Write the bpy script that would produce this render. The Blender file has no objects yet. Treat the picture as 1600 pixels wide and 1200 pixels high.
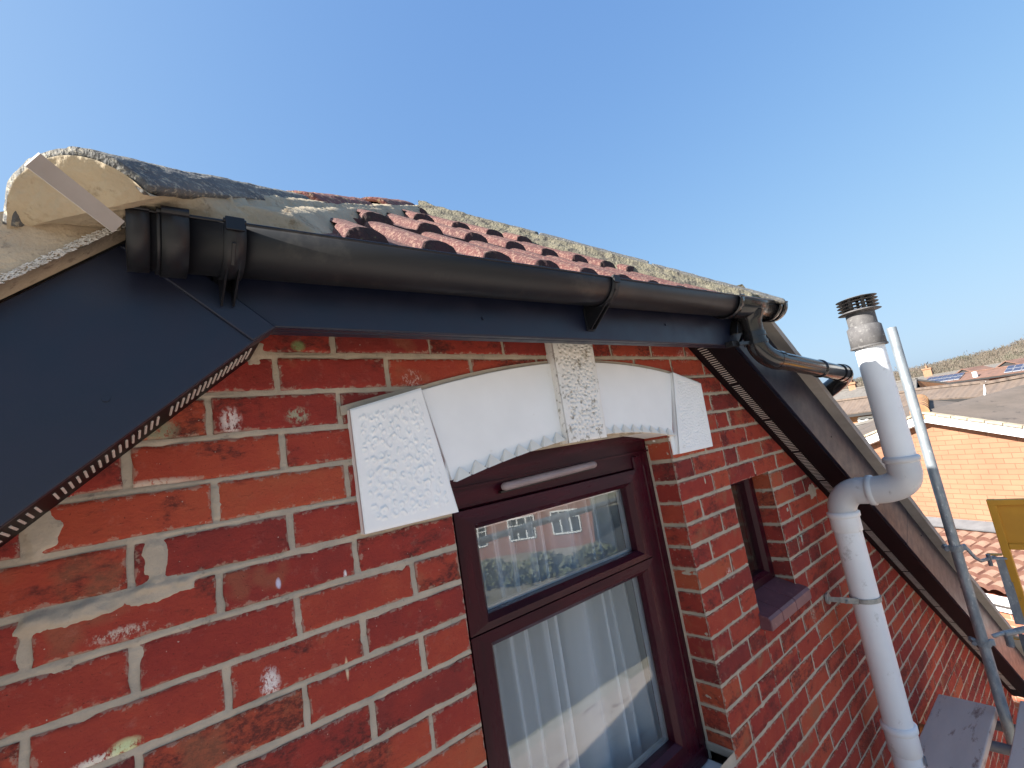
import bpy, bmesh, math, random
import numpy as np
from mathutils import Vector, Matrix
R_ = math.radians
rng = random.Random(7)
sc = bpy.context.scene
COL = sc.collection

# ------------------------------------------------------------------ camera
CAMP = Vector((-0.190, -0.975, -0.267))
FPX = 738.2
ROT = Matrix(((0.772383, -0.614217, -0.161745), (-0.031471, 0.217332, -0.975590), (0.634377, 0.758620, 0.148533)))
cd = bpy.data.cameras.new('camera'); cam = bpy.data.objects.new('camera', cd); COL.objects.link(cam)
cd.sensor_width = 36; cd.lens = FPX / 1600 * 36; cd.clip_start = 0.05; cd.clip_end = 3000
m = Matrix.Identity(4)
for i in range(3):
    m[i][0] = ROT[0][i]; m[i][1] = -ROT[1][i]; m[i][2] = -ROT[2][i]; m[i][3] = CAMP[i]
cam.matrix_world = m
sc.camera = cam

# ------------------------------------------------------------------ sky and sun
SKYG, SKYB = (.69, 1.02, 1.98), (.325, .425, .77)
SUN_EL, SUN_AZ = R_(33), math.atan2(0.31, -0.95)       # the sun stands to the left, a little behind the gable wall
w = bpy.data.worlds.new('World'); sc.world = w; w.use_nodes = True
nt = w.node_tree; bg = nt.nodes['Background']
sky = nt.nodes.new('ShaderNodeTexSky'); sky.sky_type = 'NISHITA'; sky.sun_disc = False
sky.sun_elevation = SUN_EL; sky.sun_rotation = math.atan2(math.cos(SUN_AZ), math.sin(SUN_AZ))
sky.air_density = 1.0; sky.dust_density = 2.0; sky.ozone_density = 2.6; sky.altitude = 60
def vm(op, a, b):
    q = nt.nodes.new('ShaderNodeVectorMath'); q.operation = op
    for i, x in enumerate((a, b)):
        if isinstance(x, tuple): q.inputs[i].default_value = x
        else: nt.links.new(x, q.inputs[i])
    return q.outputs[0]
c_ = sky.outputs[0]                                     # clear spring air: the glow near the horizon is held back
c_ = vm('DIVIDE', vm('MULTIPLY', c_, SKYG), vm('ADD', vm('MULTIPLY', c_, SKYB), (1.0, 1.0, 1.0)))
nt.links.new(c_, bg.inputs[0]); bg.inputs[1].default_value = 0.14
sd = bpy.data.lights.new('sun', 'SUN'); sd.energy = 5.0; sd.angle = R_(0.53); sd.color = (1, .95, .87)
so = bpy.data.objects.new('sun', sd); COL.objects.link(so)
sdir = Vector((math.cos(SUN_AZ) * math.cos(SUN_EL), math.sin(SUN_AZ) * math.cos(SUN_EL), math.sin(SUN_EL)))
so.rotation_euler = sdir.to_track_quat('Z', 'Y').to_euler(); so.location = (-3, 2, 6)
sc.view_settings.view_transform = 'Standard'; sc.view_settings.look = 'None'
sc.view_settings.exposure = 1.75; sc.view_settings.gamma = 1
sc.render.engine = 'CYCLES'
sc.cycles.max_bounces = 8; sc.cycles.use_denoising = True

def at(u, v, d):                                        # the point at horizontal distance d behind a point of the photograph
    r = ROT.transposed() @ Vector(((u - 800) / FPX, (v - 600) / FPX, 1))
    return CAMP + r * (d / math.hypot(r.x, r.y))

# ------------------------------------------------------------------ numpy noise
def _h(i, j, k, s):
    n = (i * 374761393 + j * 668265263 + k * 2147483647 + s * 974634777) & 0xffffffff
    n = ((n ^ (n >> 13)) * 1274126177) & 0xffffffff
    n = n ^ (n >> 16)
    return (n & 0xffff) / 65535.0
def vn(x, y, z=0.0, s=0):
    x, y, z = np.broadcast_arrays(np.asarray(x, float), np.asarray(y, float), np.asarray(z, float))
    i = np.floor(x).astype(np.int64); j = np.floor(y).astype(np.int64); k = np.floor(z).astype(np.int64)
    f = x - i; g = y - j; h = z - k
    f = f * f * (3 - 2 * f); g = g * g * (3 - 2 * g); h = h * h * (3 - 2 * h)
    r = 0
    for a in (0, 1):
        for b in (0, 1):
            for c in (0, 1):
                r = r + _h(i + a, j + b, k + c, s) * (f if a else 1 - f) * (g if b else 1 - g) * (h if c else 1 - h)
    return r * 2 - 1
def fbm(x, y, z=0.0, s=0, o=4):
    r = 0; a = 1; t = 0; q = 1
    for n in range(o):
        r = r + a * vn(np.asarray(x) * q, np.asarray(y) * q, np.asarray(z) * q, s + n); t += a; a *= .5; q *= 2.03
    return r / t

# ------------------------------------------------------------------ objects
def tag(o, label=None, cat=None, group=None, kind=None):
    if label: o['label'] = label
    if cat: o['category'] = cat
    if group: o['group'] = group
    if kind: o['kind'] = kind
    return o
def thing(name, label, cat, loc=(0, 0, 0), group=None):
    o = bpy.data.objects.new(name, None); COL.objects.link(o); o.location = loc; o.empty_display_size = .1
    return tag(o, label, cat, group)
def wloc(o):
    v = Vector((0, 0, 0))
    while o is not None:
        if o.type == 'EMPTY': v += o.location
        o = o.parent
    return v
def put(name, me, parent=None, label=None):
    o = bpy.data.objects.new(name, me); COL.objects.link(o)
    if parent is not None:
        o.parent = parent
        if parent.type == 'EMPTY': o.matrix_parent_inverse = Matrix.Translation(-wloc(parent))
    if label: o['label'] = label
    return o

class MB:
    def __init__(s): s.v = []; s.f = []; s.m = []; s.sm = []
    def add(s, vs, fs, mi=0, smooth=False):
        n = len(s.v); s.v += [tuple(q) for q in vs]
        for f in fs: s.f.append([n + i for i in f]); s.m.append(mi); s.sm.append(smooth)
    def box(s, c, d, M=None, mi=0):
        x, y, z = (q / 2 for q in d)
        vs = [Vector((a * x, b * y, e * z)) for e in (-1, 1) for b in (-1, 1) for a in (-1, 1)]
        if M is not None: vs = [M @ q for q in vs]
        vs = [q + Vector(c) for q in vs]
        s.add(vs, [(0, 2, 3, 1), (4, 5, 7, 6), (0, 1, 5, 4), (2, 6, 7, 3), (0, 4, 6, 2), (1, 3, 7, 5)], mi)
        return s
    def beam(s, a, b, wd, up, th, mi=0):                # box from a to b, width wd across, th along up
        a = Vector(a); b = Vector(b); d = (b - a).normalized(); u = Vector(up); u = (u - d * u.dot(d)).normalized(); n = d.cross(u)
        M = Matrix((d, n, u)).transposed()
        return s.box((a + b) / 2, ((b - a).length, wd, th), M, mi)
    def prism(s, pts, y0, y1, mi=0):                    # polygon in XZ (anticlockwise seen from -Y) between Y = y0 (front) and y1
        n = len(pts)
        vs = [(p[0], y0, p[1]) for p in pts] + [(p[0], y1, p[1]) for p in pts]
        fs = [tuple(range(n)), tuple(range(2 * n - 1, n - 1, -1))] + [(i, n + i, n + (i + 1) % n, (i + 1) % n) for i in range(n)]
        s.add(vs, fs, mi); return s
    def tube(s, pts, r, seg=24, mi=0, caps=True, inner=None):
        pts = [Vector(p) for p in pts]; rs = r if isinstance(r, (list, tuple)) else [r] * len(pts)
        n = len(pts); t0 = (pts[1] - pts[0]).normalized()
        u = t0.orthogonal().normalized(); rings = []
        for i, p in enumerate(pts):
            t = (pts[min(i + 1, n - 1)] - pts[max(i - 1, 0)]).normalized()
            if i == 0: t = t0
            u = (u - t * u.dot(t)).normalized(); vv = t.cross(u)
            rings.append([p + (u * math.cos(a) + vv * math.sin(a)) * rs[i] for a in [2 * math.pi * k / seg for k in range(seg)]])
        vs = [q for rg in rings for q in rg]; fs = []
        for i in range(n - 1):
            for k in range(seg):
                fs.append((i * seg + k, i * seg + (k + 1) % seg, (i + 1) * seg + (k + 1) % seg, (i + 1) * seg + k))
        s.add(vs, fs, mi, True)
        if caps: s.add(rings[0][::-1], [tuple(range(seg))], mi); s.add(rings[-1], [tuple(range(seg))], mi)
        return s
    def build(s, name, mats, parent=None, label=None, bevel=0, seg=2):
        me = bpy.data.meshes.new(name); me.from_pydata(s.v, [], s.f)
        for q in (mats if isinstance(mats, (list, tuple)) else [mats]): me.materials.append(q)
        me.polygons.foreach_set('material_index', s.m); me.polygons.foreach_set('use_smooth', s.sm)
        bm = bmesh.new(); bm.from_mesh(me); bmesh.ops.recalc_face_normals(bm, faces=bm.faces); bm.to_mesh(me); bm.free()
        me.update(); o = put(name, me, parent, label)
        if bevel:
            b = o.modifiers.new('bevel', 'BEVEL'); b.width = bevel; b.segments = seg; b.limit_method = 'ANGLE'; b.angle_limit = R_(40)
        return o
def npmesh(name, V, F, mats, parent=None, mi=None, smooth=True, attr=None, label=None):
    me = bpy.data.meshes.new(name); V = np.asarray(V, np.float32); F = np.asarray(F, np.int32)
    me.vertices.add(len(V)); me.vertices.foreach_set('co', V.ravel())
    me.loops.add(F.size); me.loops.foreach_set('vertex_index', F.ravel())
    me.polygons.add(len(F)); me.polygons.foreach_set('loop_start', np.arange(0, F.size, F.shape[1], dtype=np.int32))
    for q in (mats if isinstance(mats, (list, tuple)) else [mats]): me.materials.append(q)
    if mi is not None: me.polygons.foreach_set('material_index', np.asarray(mi, np.int32))
    me.polygons.foreach_set('use_smooth', np.full(len(F), smooth))
    me.update(calc_edges=True)
    if attr is not None:
        a = me.attributes.new('brick', 'FLOAT_COLOR', 'POINT'); a.data.foreach_set('color', np.asarray(attr, np.float32).ravel())
    me.validate()
    return put(name, me, parent, label)
def gridfaces(n, m_, base=0):                          # n x m_ vertices
    i, j = np.meshgrid(np.arange(n - 1), np.arange(m_ - 1), indexing='ij'); a = (i * m_ + j).ravel() + base
    return np.stack([a, a + m_, a + m_ + 1, a + 1], 1)

# ------------------------------------------------------------------ materials
def nodes(mt): return mt.node_tree.nodes, mt.node_tree.links
def mat(name, c1, c2=None, scale=6, rough=.6, rough2=None, bump=0, bscale=60, metal=0, stretch=(1, 1, 1), c3=None, scale3=40, t3=.6, spec=None, coat=0, bd=.002):
    mt = bpy.data.materials.new(name); mt.use_nodes = True; N, L = nodes(mt); p = N['Principled BSDF']
    p.inputs['Metallic'].default_value = metal; p.inputs['Roughness'].default_value = rough
    if spec is not None: p.inputs['Specular IOR Level'].default_value = spec
    if coat: p.inputs['Coat Weight'].default_value = coat; p.inputs['Coat Roughness'].default_value = .08
    tc = N.new('ShaderNodeTexCoord'); mp = N.new('ShaderNodeMapping'); mp.inputs[3].default_value = stretch
    L.new(tc.outputs['Object'], mp.inputs[0])
    n1 = N.new('ShaderNodeTexNoise'); n1.inputs['Scale'].default_value = scale; n1.inputs['Detail'].default_value = 8; n1.inputs['Roughness'].default_value = .6
    L.new(mp.outputs[0], n1.inputs['Vector'])
    r = N.new('ShaderNodeValToRGB'); r.color_ramp.elements[0].position = .35; r.color_ramp.elements[1].position = .65
    r.color_ramp.elements[0].color = (*c1, 1); r.color_ramp.elements[1].color = (*(c2 or c1), 1)
    L.new(n1.outputs['Fac'], r.inputs[0]); out = r.outputs[0]
    if c3:
        n3 = N.new('ShaderNodeTexNoise'); n3.inputs['Scale'].default_value = scale3; n3.inputs['Detail'].default_value = 6; n3.inputs['Roughness'].default_value = .7
        L.new(mp.outputs[0], n3.inputs['Vector'])
        q = N.new('ShaderNodeMapRange'); q.inputs[1].default_value = t3 - .04; q.inputs[2].default_value = t3 + .06; L.new(n3.outputs['Fac'], q.inputs[0])
        mx = N.new('ShaderNodeMix'); mx.data_type = 'RGBA'; L.new(q.outputs[0], mx.inputs[0]); L.new(out, mx.inputs[6]); mx.inputs[7].default_value = (*c3, 1); out = mx.outputs[2]
    L.new(out, p.inputs['Base Color'])
    if rough2 is not None:
        q = N.new('ShaderNodeMapRange'); q.inputs[1].default_value = .35; q.inputs[2].default_value = .65; q.inputs[3].default_value = rough; q.inputs[4].default_value = rough2
        L.new(n1.outputs['Fac'], q.inputs[0]); L.new(q.outputs[0], p.inputs['Roughness'])
    if bump:
        n2 = N.new('ShaderNodeTexNoise'); n2.inputs['Scale'].default_value = bscale; n2.inputs['Detail'].default_value = 6; L.new(mp.outputs[0], n2.inputs['Vector'])
        b = N.new('ShaderNodeBump'); b.inputs['Strength'].default_value = bump; b.inputs['Distance'].default_value = bd
        L.new(n2.outputs['Fac'], b.inputs['Height']); L.new(b.outputs[0], p.inputs['Normal'])
    return mt

def brick_far(name, c1, c2, mortar, scale=1.0, udir=(1, 0)):
    mt = bpy.data.materials.new(name); mt.use_nodes = True; N, L = nodes(mt); p = N['Principled BSDF']; p.inputs['Roughness'].default_value = .85
    tc = N.new('ShaderNodeTexCoord'); sx = N.new('ShaderNodeSeparateXYZ'); L.new(tc.outputs['Object'], sx.inputs[0])
    a = N.new('ShaderNodeMath'); a.operation = 'MULTIPLY'; a.inputs[1].default_value = udir[0]; L.new(sx.outputs[0], a.inputs[0])
    b = N.new('ShaderNodeMath'); b.operation = 'MULTIPLY_ADD'; b.inputs[1].default_value = udir[1]; L.new(sx.outputs[1], b.inputs[0]); L.new(a.outputs[0], b.inputs[2])
    cb = N.new('ShaderNodeCombineXYZ'); L.new(b.outputs[0], cb.inputs[0]); L.new(sx.outputs[2], cb.inputs[1])
    br = N.new('ShaderNodeTexBrick'); L.new(cb.outputs[0], br.inputs['Vector'])
    br.inputs['Scale'].default_value = 1; br.inputs['Brick Width'].default_value = .225 * scale; br.inputs['Row Height'].default_value = .075 * scale; br.inputs['Mortar Size'].default_value = .005
    br.inputs['Mortar Smooth'].default_value = .3
    br.inputs['Color1'].default_value = (*c1, 1); br.inputs['Color2'].default_value = (*c2, 1); br.inputs['Mortar'].default_value = (*mortar, 1)
    n = N.new('ShaderNodeTexNoise'); n.inputs['Scale'].default_value = 1.5; n.inputs['Detail'].default_value = 6; L.new(tc.outputs['Object'], n.inputs['Vector'])
    mr = N.new('ShaderNodeMapRange'); mr.inputs[1].default_value = .3; mr.inputs[2].default_value = .7; mr.inputs[3].default_value = .82; mr.inputs[4].default_value = 1.12; L.new(n.outputs['Fac'], mr.inputs[0])
    mx = N.new('ShaderNodeVectorMath'); mx.operation = 'SCALE'; L.new(br.outputs['Color'], mx.inputs[0]); L.new(mr.outputs[0], mx.inputs['Scale'])
    L.new(mx.outputs[0], p.inputs['Base Color'])
    bp = N.new('ShaderNodeBump'); bp.inputs['Strength'].default_value = .4; bp.inputs['Distance'].default_value = .01; bp.invert = True
    L.new(br.outputs['Fac'], bp.inputs['Height']); L.new(bp.outputs[0], p.inputs['Normal'])
    return mt

def brick_near():
    mt = bpy.data.materials.new('red_brick'); mt.use_nodes = True; N, L = nodes(mt); p = N['Principled BSDF']
    at_ = N.new('ShaderNodeAttribute'); at_.attribute_name = 'brick'; sp = N.new('ShaderNodeSeparateColor'); L.new(at_.outputs['Color'], sp.inputs[0])
    tc = N.new('ShaderNodeTexCoord'); O = tc.outputs['Object']
    off = N.new('ShaderNodeVectorMath'); off.operation = 'SCALE'; L.new(at_.outputs['Vector'], off.inputs[0]); off.inputs['Scale'].default_value = 0
    def noise(sc_, d=8, ro=.65, st=(1, 1, 1), shift=True):
        mp = N.new('ShaderNodeMapping'); mp.inputs[3].default_value = st; L.new(O, mp.inputs[0])
        if shift:                                      # every brick samples its own piece of the noise
            cb = N.new('ShaderNodeCombineXYZ'); ml = N.new('ShaderNodeMath'); ml.operation = 'MULTIPLY'; ml.inputs[1].default_value = 37; L.new(sp.outputs[1], ml.inputs[0])
            L.new(ml.outputs[0], cb.inputs[0]); L.new(ml.outputs[0], cb.inputs[1]); ad = N.new('ShaderNodeVectorMath'); L.new(mp.outputs[0], ad.inputs[0]); L.new(cb.outputs[0], ad.inputs[1]); src = ad.outputs[0]
        else: src = mp.outputs[0]
        n = N.new('ShaderNodeTexNoise'); n.inputs['Scale'].default_value = sc_; n.inputs['Detail'].default_value = d; n.inputs['Roughness'].default_value = ro; L.new(src, n.inputs['Vector']); return n.outputs['Fac']
    def mrange(x, a, b, c=0, d=1):
        q = N.new('ShaderNodeMapRange'); L.new(x, q.inputs[0]); q.inputs[1].default_value = a; q.inputs[2].default_value = b; q.inputs[3].default_value = c; q.inputs[4].default_value = d; return q.outputs[0]
    def math_(op, a, b):
        q = N.new('ShaderNodeMath'); q.operation = op
        for i, x in enumerate((a, b)):
            if isinstance(x, (int, float)): q.inputs[i].default_value = x
            else: L.new(x, q.inputs[i])
        return q.outputs[0]
    def mix(f, a, b):
        q = N.new('ShaderNodeMix'); q.data_type = 'RGBA'; L.new(f, q.inputs[0]) if not isinstance(f, float) else setattr(q.inputs[0], 'default_value', f)
        for i, x in ((6, a), (7, b)):
            if isinstance(x, tuple): q.inputs[i].default_value = (*x, 1)
            else: L.new(x, q.inputs[i])
        return q.outputs[2]
    r = N.new('ShaderNodeValToRGB'); e = r.color_ramp.elements
    e[0].position = 0; e[0].color = (.21, .036, .031, 1); e[1].position = 1; e[1].color = (.38, .088, .044, 1)
    for ps, c in ((.25, (.28, .040, .031)), (.55, (.34, .055, .035)), (.8, (.39, .072, .039))):
        x = e.new(ps); x.color = (*c, 1)
    n0 = noise(14, 5); L.new(math_('ADD', sp.outputs[0], mrange(n0, .3, .7, -.16, .16)), r.inputs[0])
    col = r.outputs[0]
    big = noise(9, 10, .72, (1, 1, 1.7))                # fire marks: dark sooty patches, strong on some bricks
    amt = mrange(sp.outputs[1], .05, 1, .61, .43)
    dk = N.new('ShaderNodeMapRange'); L.new(big, dk.inputs[0]); L.new(amt, dk.inputs[1]); L.new(math_('ADD', amt, .09), dk.inputs[2])
    grain = mrange(noise(95, 8, .75, (1, 1, 1.6)), .42, .56, .25, 1)
    col = mix(math_('MULTIPLY', math_('MULTIPLY', dk.outputs[0], grain), .85), col, (.075, .026, .024))
    tan = mrange(noise(7, 3), .60, .68, 0, .55); col = mix(tan, col, (.27, .105, .060))   # duller tan areas of the face
    haze = mrange(noise(30, 9, .8), .56, .74, 0, .35); col = mix(haze, col, (.44, .21, .17))
    pit = mrange(noise(260, 3, .6), .66, .72, 0, .8); col = mix(pit, col, (.07, .025, .02))
    # worn edges carry a film of mortar
    ed = sp.outputs[2]                                  # 0 at the arris .. 1 inside
    en = noise(70, 6, .7); film = mrange(math_('ADD', ed, mrange(en, .35, .65, -.35, .35)), .0, .14, .5, 0)
    col = mix(film, col, (.40, .31, .24))
    spk = mrange(noise(180, 2, .5, shift=False), .735, .76, 0, .75); col = mix(spk, col, (.62, .55, .48))
    # individual scuffs, paint flecks and lichen: x, z, radius x, radius z, colour, density
    sx = N.new('ShaderNodeSeparateXYZ'); L.new(O, sx.inputs[0]); br = noise(120, 8, .8, (1, 1, .6), False)
    for (x, z, rx, rz, c, de) in ((-.043, -.123, .018, .026, (.75, .66, .62), .50), (-.013, -.578, .016, .026, (.78, .72, .68), .50), (-.150, -.130, .030, .022, (.27, .30, .20), .47), (.071, -.121, .024, .017, (.36, .38, .27), .52), (.085, .020, .014, .012, (.22, .30, .13), .45),
                              (-.232, -.592, .040, .010, (.80, .76, .66), .52), (-.205, -.587, .020, .012, (.62, .70, .38), .47), (-.205, -.431, .040, .010, (.58, .48, .40), .54), (.012, -.422, .0045, .010, (.62, .62, .78), .47),
                              (-.16, -.218, .060, .009, (.62, .50, .40), .44), (.115, -.605, .003, .020, (.75, .58, .38), .3), (.095, -.520, .025, .010, (.55, .35, .3), .58), (.13, -.44, .0035, .010, (.8, .8, .82), .47), (1.50, -.815, .02, .02, (.72, .62, .6), .56), (2.17, -.83, .012, .05, (.45, .58, .48), .5), (2.9, -1.25, .02, .02, (.7, .64, .55), .5), (2.1, -1.15, .03, .05, (.40, .36, .27), .55), (.33, -.06, .03, .03, (.62, .42, .36), .56), (1.52, .01, .05, .03, (.6, .42, .36), .55)):
        dx = math_('MULTIPLY', math_('ADD', sx.outputs[0], -x), 1 / rx); dz = math_('MULTIPLY', math_('ADD', sx.outputs[2], -z), 1 / rz)
        d2 = math_('ADD', math_('MULTIPLY', dx, dx), math_('MULTIPLY', dz, dz))
        inside = mrange(d2, .2, 1.3, 1, 0)
        f = math_('MULTIPLY', inside, mrange(math_('ADD', br, math_('MULTIPLY', inside, .06)), de, de + .05, 0, .85)); col = mix(f, col, c)
    L.new(col, p.inputs['Base Color']); p.inputs['Roughness'].default_value = .82; p.inputs['Specular IOR Level'].default_value = .12
    h = math_('ADD', math_('MULTIPLY', noise(45, 10, .7), 1.2), math_('MULTIPLY', noise(330, 4, .7), .25))
    h = math_('ADD', h, mrange(noise(26, 4, .6, (1, 1, 2.2)), .495, .505, 0, .12))
    b = N.new('ShaderNodeBump'); b.inputs['Strength'].default_value = .75; b.inputs['Distance'].default_value = .004; L.new(h, b.inputs['Height']); L.new(b.outputs[0], p.inputs['Normal'])
    return mt

M = {}
M['brick'] = brick_near()
M['mortar'] = mat('mortar', (.47, .39, .30), (.36, .305, .24), 16, .93, bump=.55, bscale=260, c3=(.21, .18, .15), scale3=34, t3=.64, bd=.0025)
M['brick_plain'] = brick_far('red_brick_lower', (.33, .065, .042), (.25, .05, .04), (.4, .36, .3))
M['board'] = mat('black_board', (.004, .007, .021), (.006, .009, .026), 20, .34, .46, bump=.30, bscale=380, stretch=(1, 1, 1), bd=.0006)
M['soffit'] = mat('dark_soffit', (.004, .0022, .0035), (.006, .003, .0048), 8, .5, spec=.2, bump=.05, bscale=200)
M['vent_slot'] = mat('vent_slot_light', (.62, .55, .50), (.50, .44, .40), 30, .7)  # light showing in the open slots, painted as a pale colour
M['gutter'] = mat('black_gutter_plastic', (.006, .007, .010), (.011, .011, .014), 5, .36, .46, spec=.34, c3=(.026, .025, .025), scale3=9, t3=.60, bump=.04, bscale=60, bd=.001)
M['gutter_new'] = mat('shiny_black_plastic', (.010, .010, .012), (.016, .015, .016), 4, .13, .2)
M['white_stone'] = mat('white_masonry_paint', (.88, .88, .87), (.83, .83, .82), 7, .62, bump=.12, bscale=120, c3=(.70, .68, .64), scale3=13, t3=.68, bd=.001)
M['white_old'] = mat('weathered_masonry_paint', (.84, .81, .77), (.76, .73, .68), 12, .7, bump=.25, bscale=120, c3=(.26, .23, .18), scale3=48, t3=.59, bd=.001)
M['upvc'] = mat('mahogany_window_plastic', (.052, .0055, .013), (.026, .0035, .009), 26, .25, .33, spec=.22, bump=.12, bscale=130, stretch=(1, 1, .16), bd=.0007)
M['upvc_h'] = mat('mahogany_window_plastic_level', (.052, .0055, .013), (.026, .0035, .009), 26, .25, .33, spec=.22, bump=.12, bscale=130, stretch=(.16, 1, 1), bd=.0007)
M['vent_cover'] = mat('trickle_vent_plastic', (.30, .24, .25), (.24, .19, .20), 14, .35)
M['seal'] = mat('black_rubber', (.01, .01, .01), None, 5, .5)
M['spacer'] = mat('silver_spacer_bar', (.6, .62, .64), (.5, .52, .55), 20, .35, metal=.7)
M['pvc'] = mat('white_pipe_plastic', (.80, .81, .82), (.72, .73, .75), 3, .34, .45, c3=(.50, .50, .49), scale3=11, t3=.63, bump=.05, bscale=30, bd=.001)
M['pvc_grey'] = mat('pale_grey_pipe_plastic', (.56, .56, .57), (.50, .50, .51), 4, .30, .42, c3=(.34, .33, .33), scale3=14, t3=.66)
M['cowl'] = mat('weathered_dark_grey_plastic', (.07, .066, .068), (.11, .105, .105), 22, .7, c3=(.18, .175, .17), scale3=70, t3=.60, bump=.2, bscale=150)
M['galv'] = mat('galvanised_steel', (.36, .39, .41), (.22, .25, .28), 26, .46, .62, metal=.55, c3=(.55, .58, .58), scale3=60, t3=.62, bump=.15, bscale=160, stretch=(1, 1, .45), bd=.001)
M['galv_dark'] = mat('grey_painted_steel', (.16, .17, .19), (.12, .12, .14), 18, .55, metal=.3, bump=.1)
M['steel_band'] = mat('dull_clip_metal', (.40, .40, .38), (.26, .27, .26), 40, .5, metal=.5, bump=.15)
M['yellow'] = mat('mustard_yellow_paint', (.62, .29, .02), (.55, .25, .018), 7, .55, c3=(.25, .16, .05), scale3=45, t3=.68, bump=.05)
M['plank'] = mat('weathered_scaffold_board', (.62, .50, .43), (.50, .40, .35), 5, .85, c3=(.24, .14, .11), scale3=16, t3=.60, bump=.4, bscale=60, stretch=(.25, 1, 1), bd=.002)
M['plank_paint'] = mat('orange_paint_band', (.45, .17, .04), (.35, .13, .04), 20, .7)
M['verge'] = mat('buff_cement_board', (.46, .37, .26), (.36, .285, .205), 10, .88, c3=(.25, .19, .135), scale3=60, t3=.61, bump=.8, bscale=180, bd=.0025)
M['fray'] = mat('frayed_cement_edge', (.70, .68, .64), (.48, .45, .41), 120, .9, bump=.9, bscale=400, bd=.003)
M['trim'] = mat('grey_cement_trim', (.34, .305, .275), (.28, .25, .225), 14, .75, bump=.15, bscale=160)
M['bed'] = mat('buff_roof_mortar', (.42, .345, .235), (.33, .265, .18), 9, .93, c3=(.20, .14, .075), scale3=22, t3=.60, bump=.6, bscale=130, bd=.004)
M['bed_old'] = mat('weathered_roof_mortar', (.21, .185, .125), (.14, .125, .09), 20, .95, c3=(.06, .052, .044), scale3=30, t3=.55, bump=.9, bscale=110, bd=.006)
M['tile_red'] = mat('sanded_red_roof_tile', (.120, .042, .036), (.075, .028, .027), 7, .93, c3=(.21, .125, .095), scale3=120, t3=.53, bump=.9, bscale=330, bd=.003)
M['tile_nose'] = mat('mossy_shaded_tile_edge', (.055, .020, .020), (.030, .016, .015), 40, .95, c3=(.10, .09, .045), scale3=70, t3=.64, bump=.8, bscale=200, bd=.003)  # moss, with the shade on the tile noses painted into the dark base
M['hip_grey'] = mat('lichened_grey_hip_tile', (.135, .13, .12), (.075, .075, .078), 14, .9, c3=(.30, .27, .21), scale3=120, t3=.56, bump=.9, bscale=200, stretch=(1, 1, 1), bd=.004)
M['hip_red'] = mat('lichened_red_hip_tile', (.20, .070, .062), (.12, .055, .05), 18, .92, c3=(.46, .36, .19), scale3=60, t3=.60, bump=1, bscale=110, bd=.006)
M['dark'] = mat('dark_felt', (.010, .009, .009), None, 5, .95)
M['sill_tile'] = mat('purple_sill_tile', (.155, .060, .072), (.115, .045, .055), 12, .42, c3=(.22, .10, .11), scale3=30, t3=.62, bump=.1)
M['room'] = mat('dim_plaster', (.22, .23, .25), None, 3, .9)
def glass():
    mt = bpy.data.materials.new('window_glass'); mt.use_nodes = True; N, L = nodes(mt); N.remove(N['Principled BSDF'])
    g = N.new('ShaderNodeBsdfGlossy'); g.inputs['Roughness'].default_value = .0; g.inputs['Color'].default_value = (.95, 1, .98, 1)
    t = N.new('ShaderNodeBsdfTransparent'); t.inputs[0].default_value = (.95, .97, .98, 1); f = N.new('ShaderNodeFresnel'); ge = N.new('ShaderNodeNewGeometry'); io = N.new('ShaderNodeMapRange'); io.inputs[3].default_value = 1.62; io.inputs[4].default_value = 1 / 1.62; L.new(ge.outputs['Backfacing'], io.inputs[0]); L.new(io.outputs[0], f.inputs[0])
    n = N.new('ShaderNodeTexNoise'); n.inputs['Scale'].default_value = 3.2; n.inputs['Detail'].default_value = 1; tc = N.new('ShaderNodeTexCoord'); L.new(tc.outputs['Object'], n.inputs['Vector'])
    b = N.new('ShaderNodeBump'); b.inputs['Strength'].default_value = .25; b.inputs['Distance'].default_value = .004; L.new(n.outputs['Fac'], b.inputs['Height']); L.new(b.outputs[0], g.inputs['Normal'])
    mx = N.new('ShaderNodeMixShader'); L.new(f.outputs[0], mx.inputs[0]); L.new(t.outputs[0], mx.inputs[1]); L.new(g.outputs[0], mx.inputs[2]); L.new(mx.outputs[0], N['Material Output'].inputs[0])
    return mt
M['glass'] = glass()
def net():
    mt = bpy.data.materials.new('net_curtain'); mt.use_nodes = True; N, L = nodes(mt); p = N['Principled BSDF']
    p.inputs['Base Color'].default_value = (.92, .94, .96, 1); p.inputs['Roughness'].default_value = .9
    tl = N.new('ShaderNodeBsdfTranslucent'); tl.inputs[0].default_value = (.8, .83, .86, 1); tr = N.new('ShaderNodeBsdfTransparent')
    a = N.new('ShaderNodeMixShader'); a.inputs[0].default_value = .35; L.new(p.outputs[0], a.inputs[1]); L.new(tl.outputs[0], a.inputs[2])
    b = N.new('ShaderNodeMixShader'); lw = N.new('ShaderNodeLayerWeight'); lw.inputs[0].default_value = .55; op = N.new('ShaderNodeMapRange'); op.inputs[3].default_value = .58; op.inputs[4].default_value = 1.0; L.new(lw.outputs['Facing'], op.inputs[0]); L.new(op.outputs[0], b.inputs[0]); L.new(tr.outputs[0], b.inputs[1]); L.new(a.outputs[0], b.inputs[2]); L.new(b.outputs[0], N['Material Output'].inputs[0])
    return mt
M['net'] = net()

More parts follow.
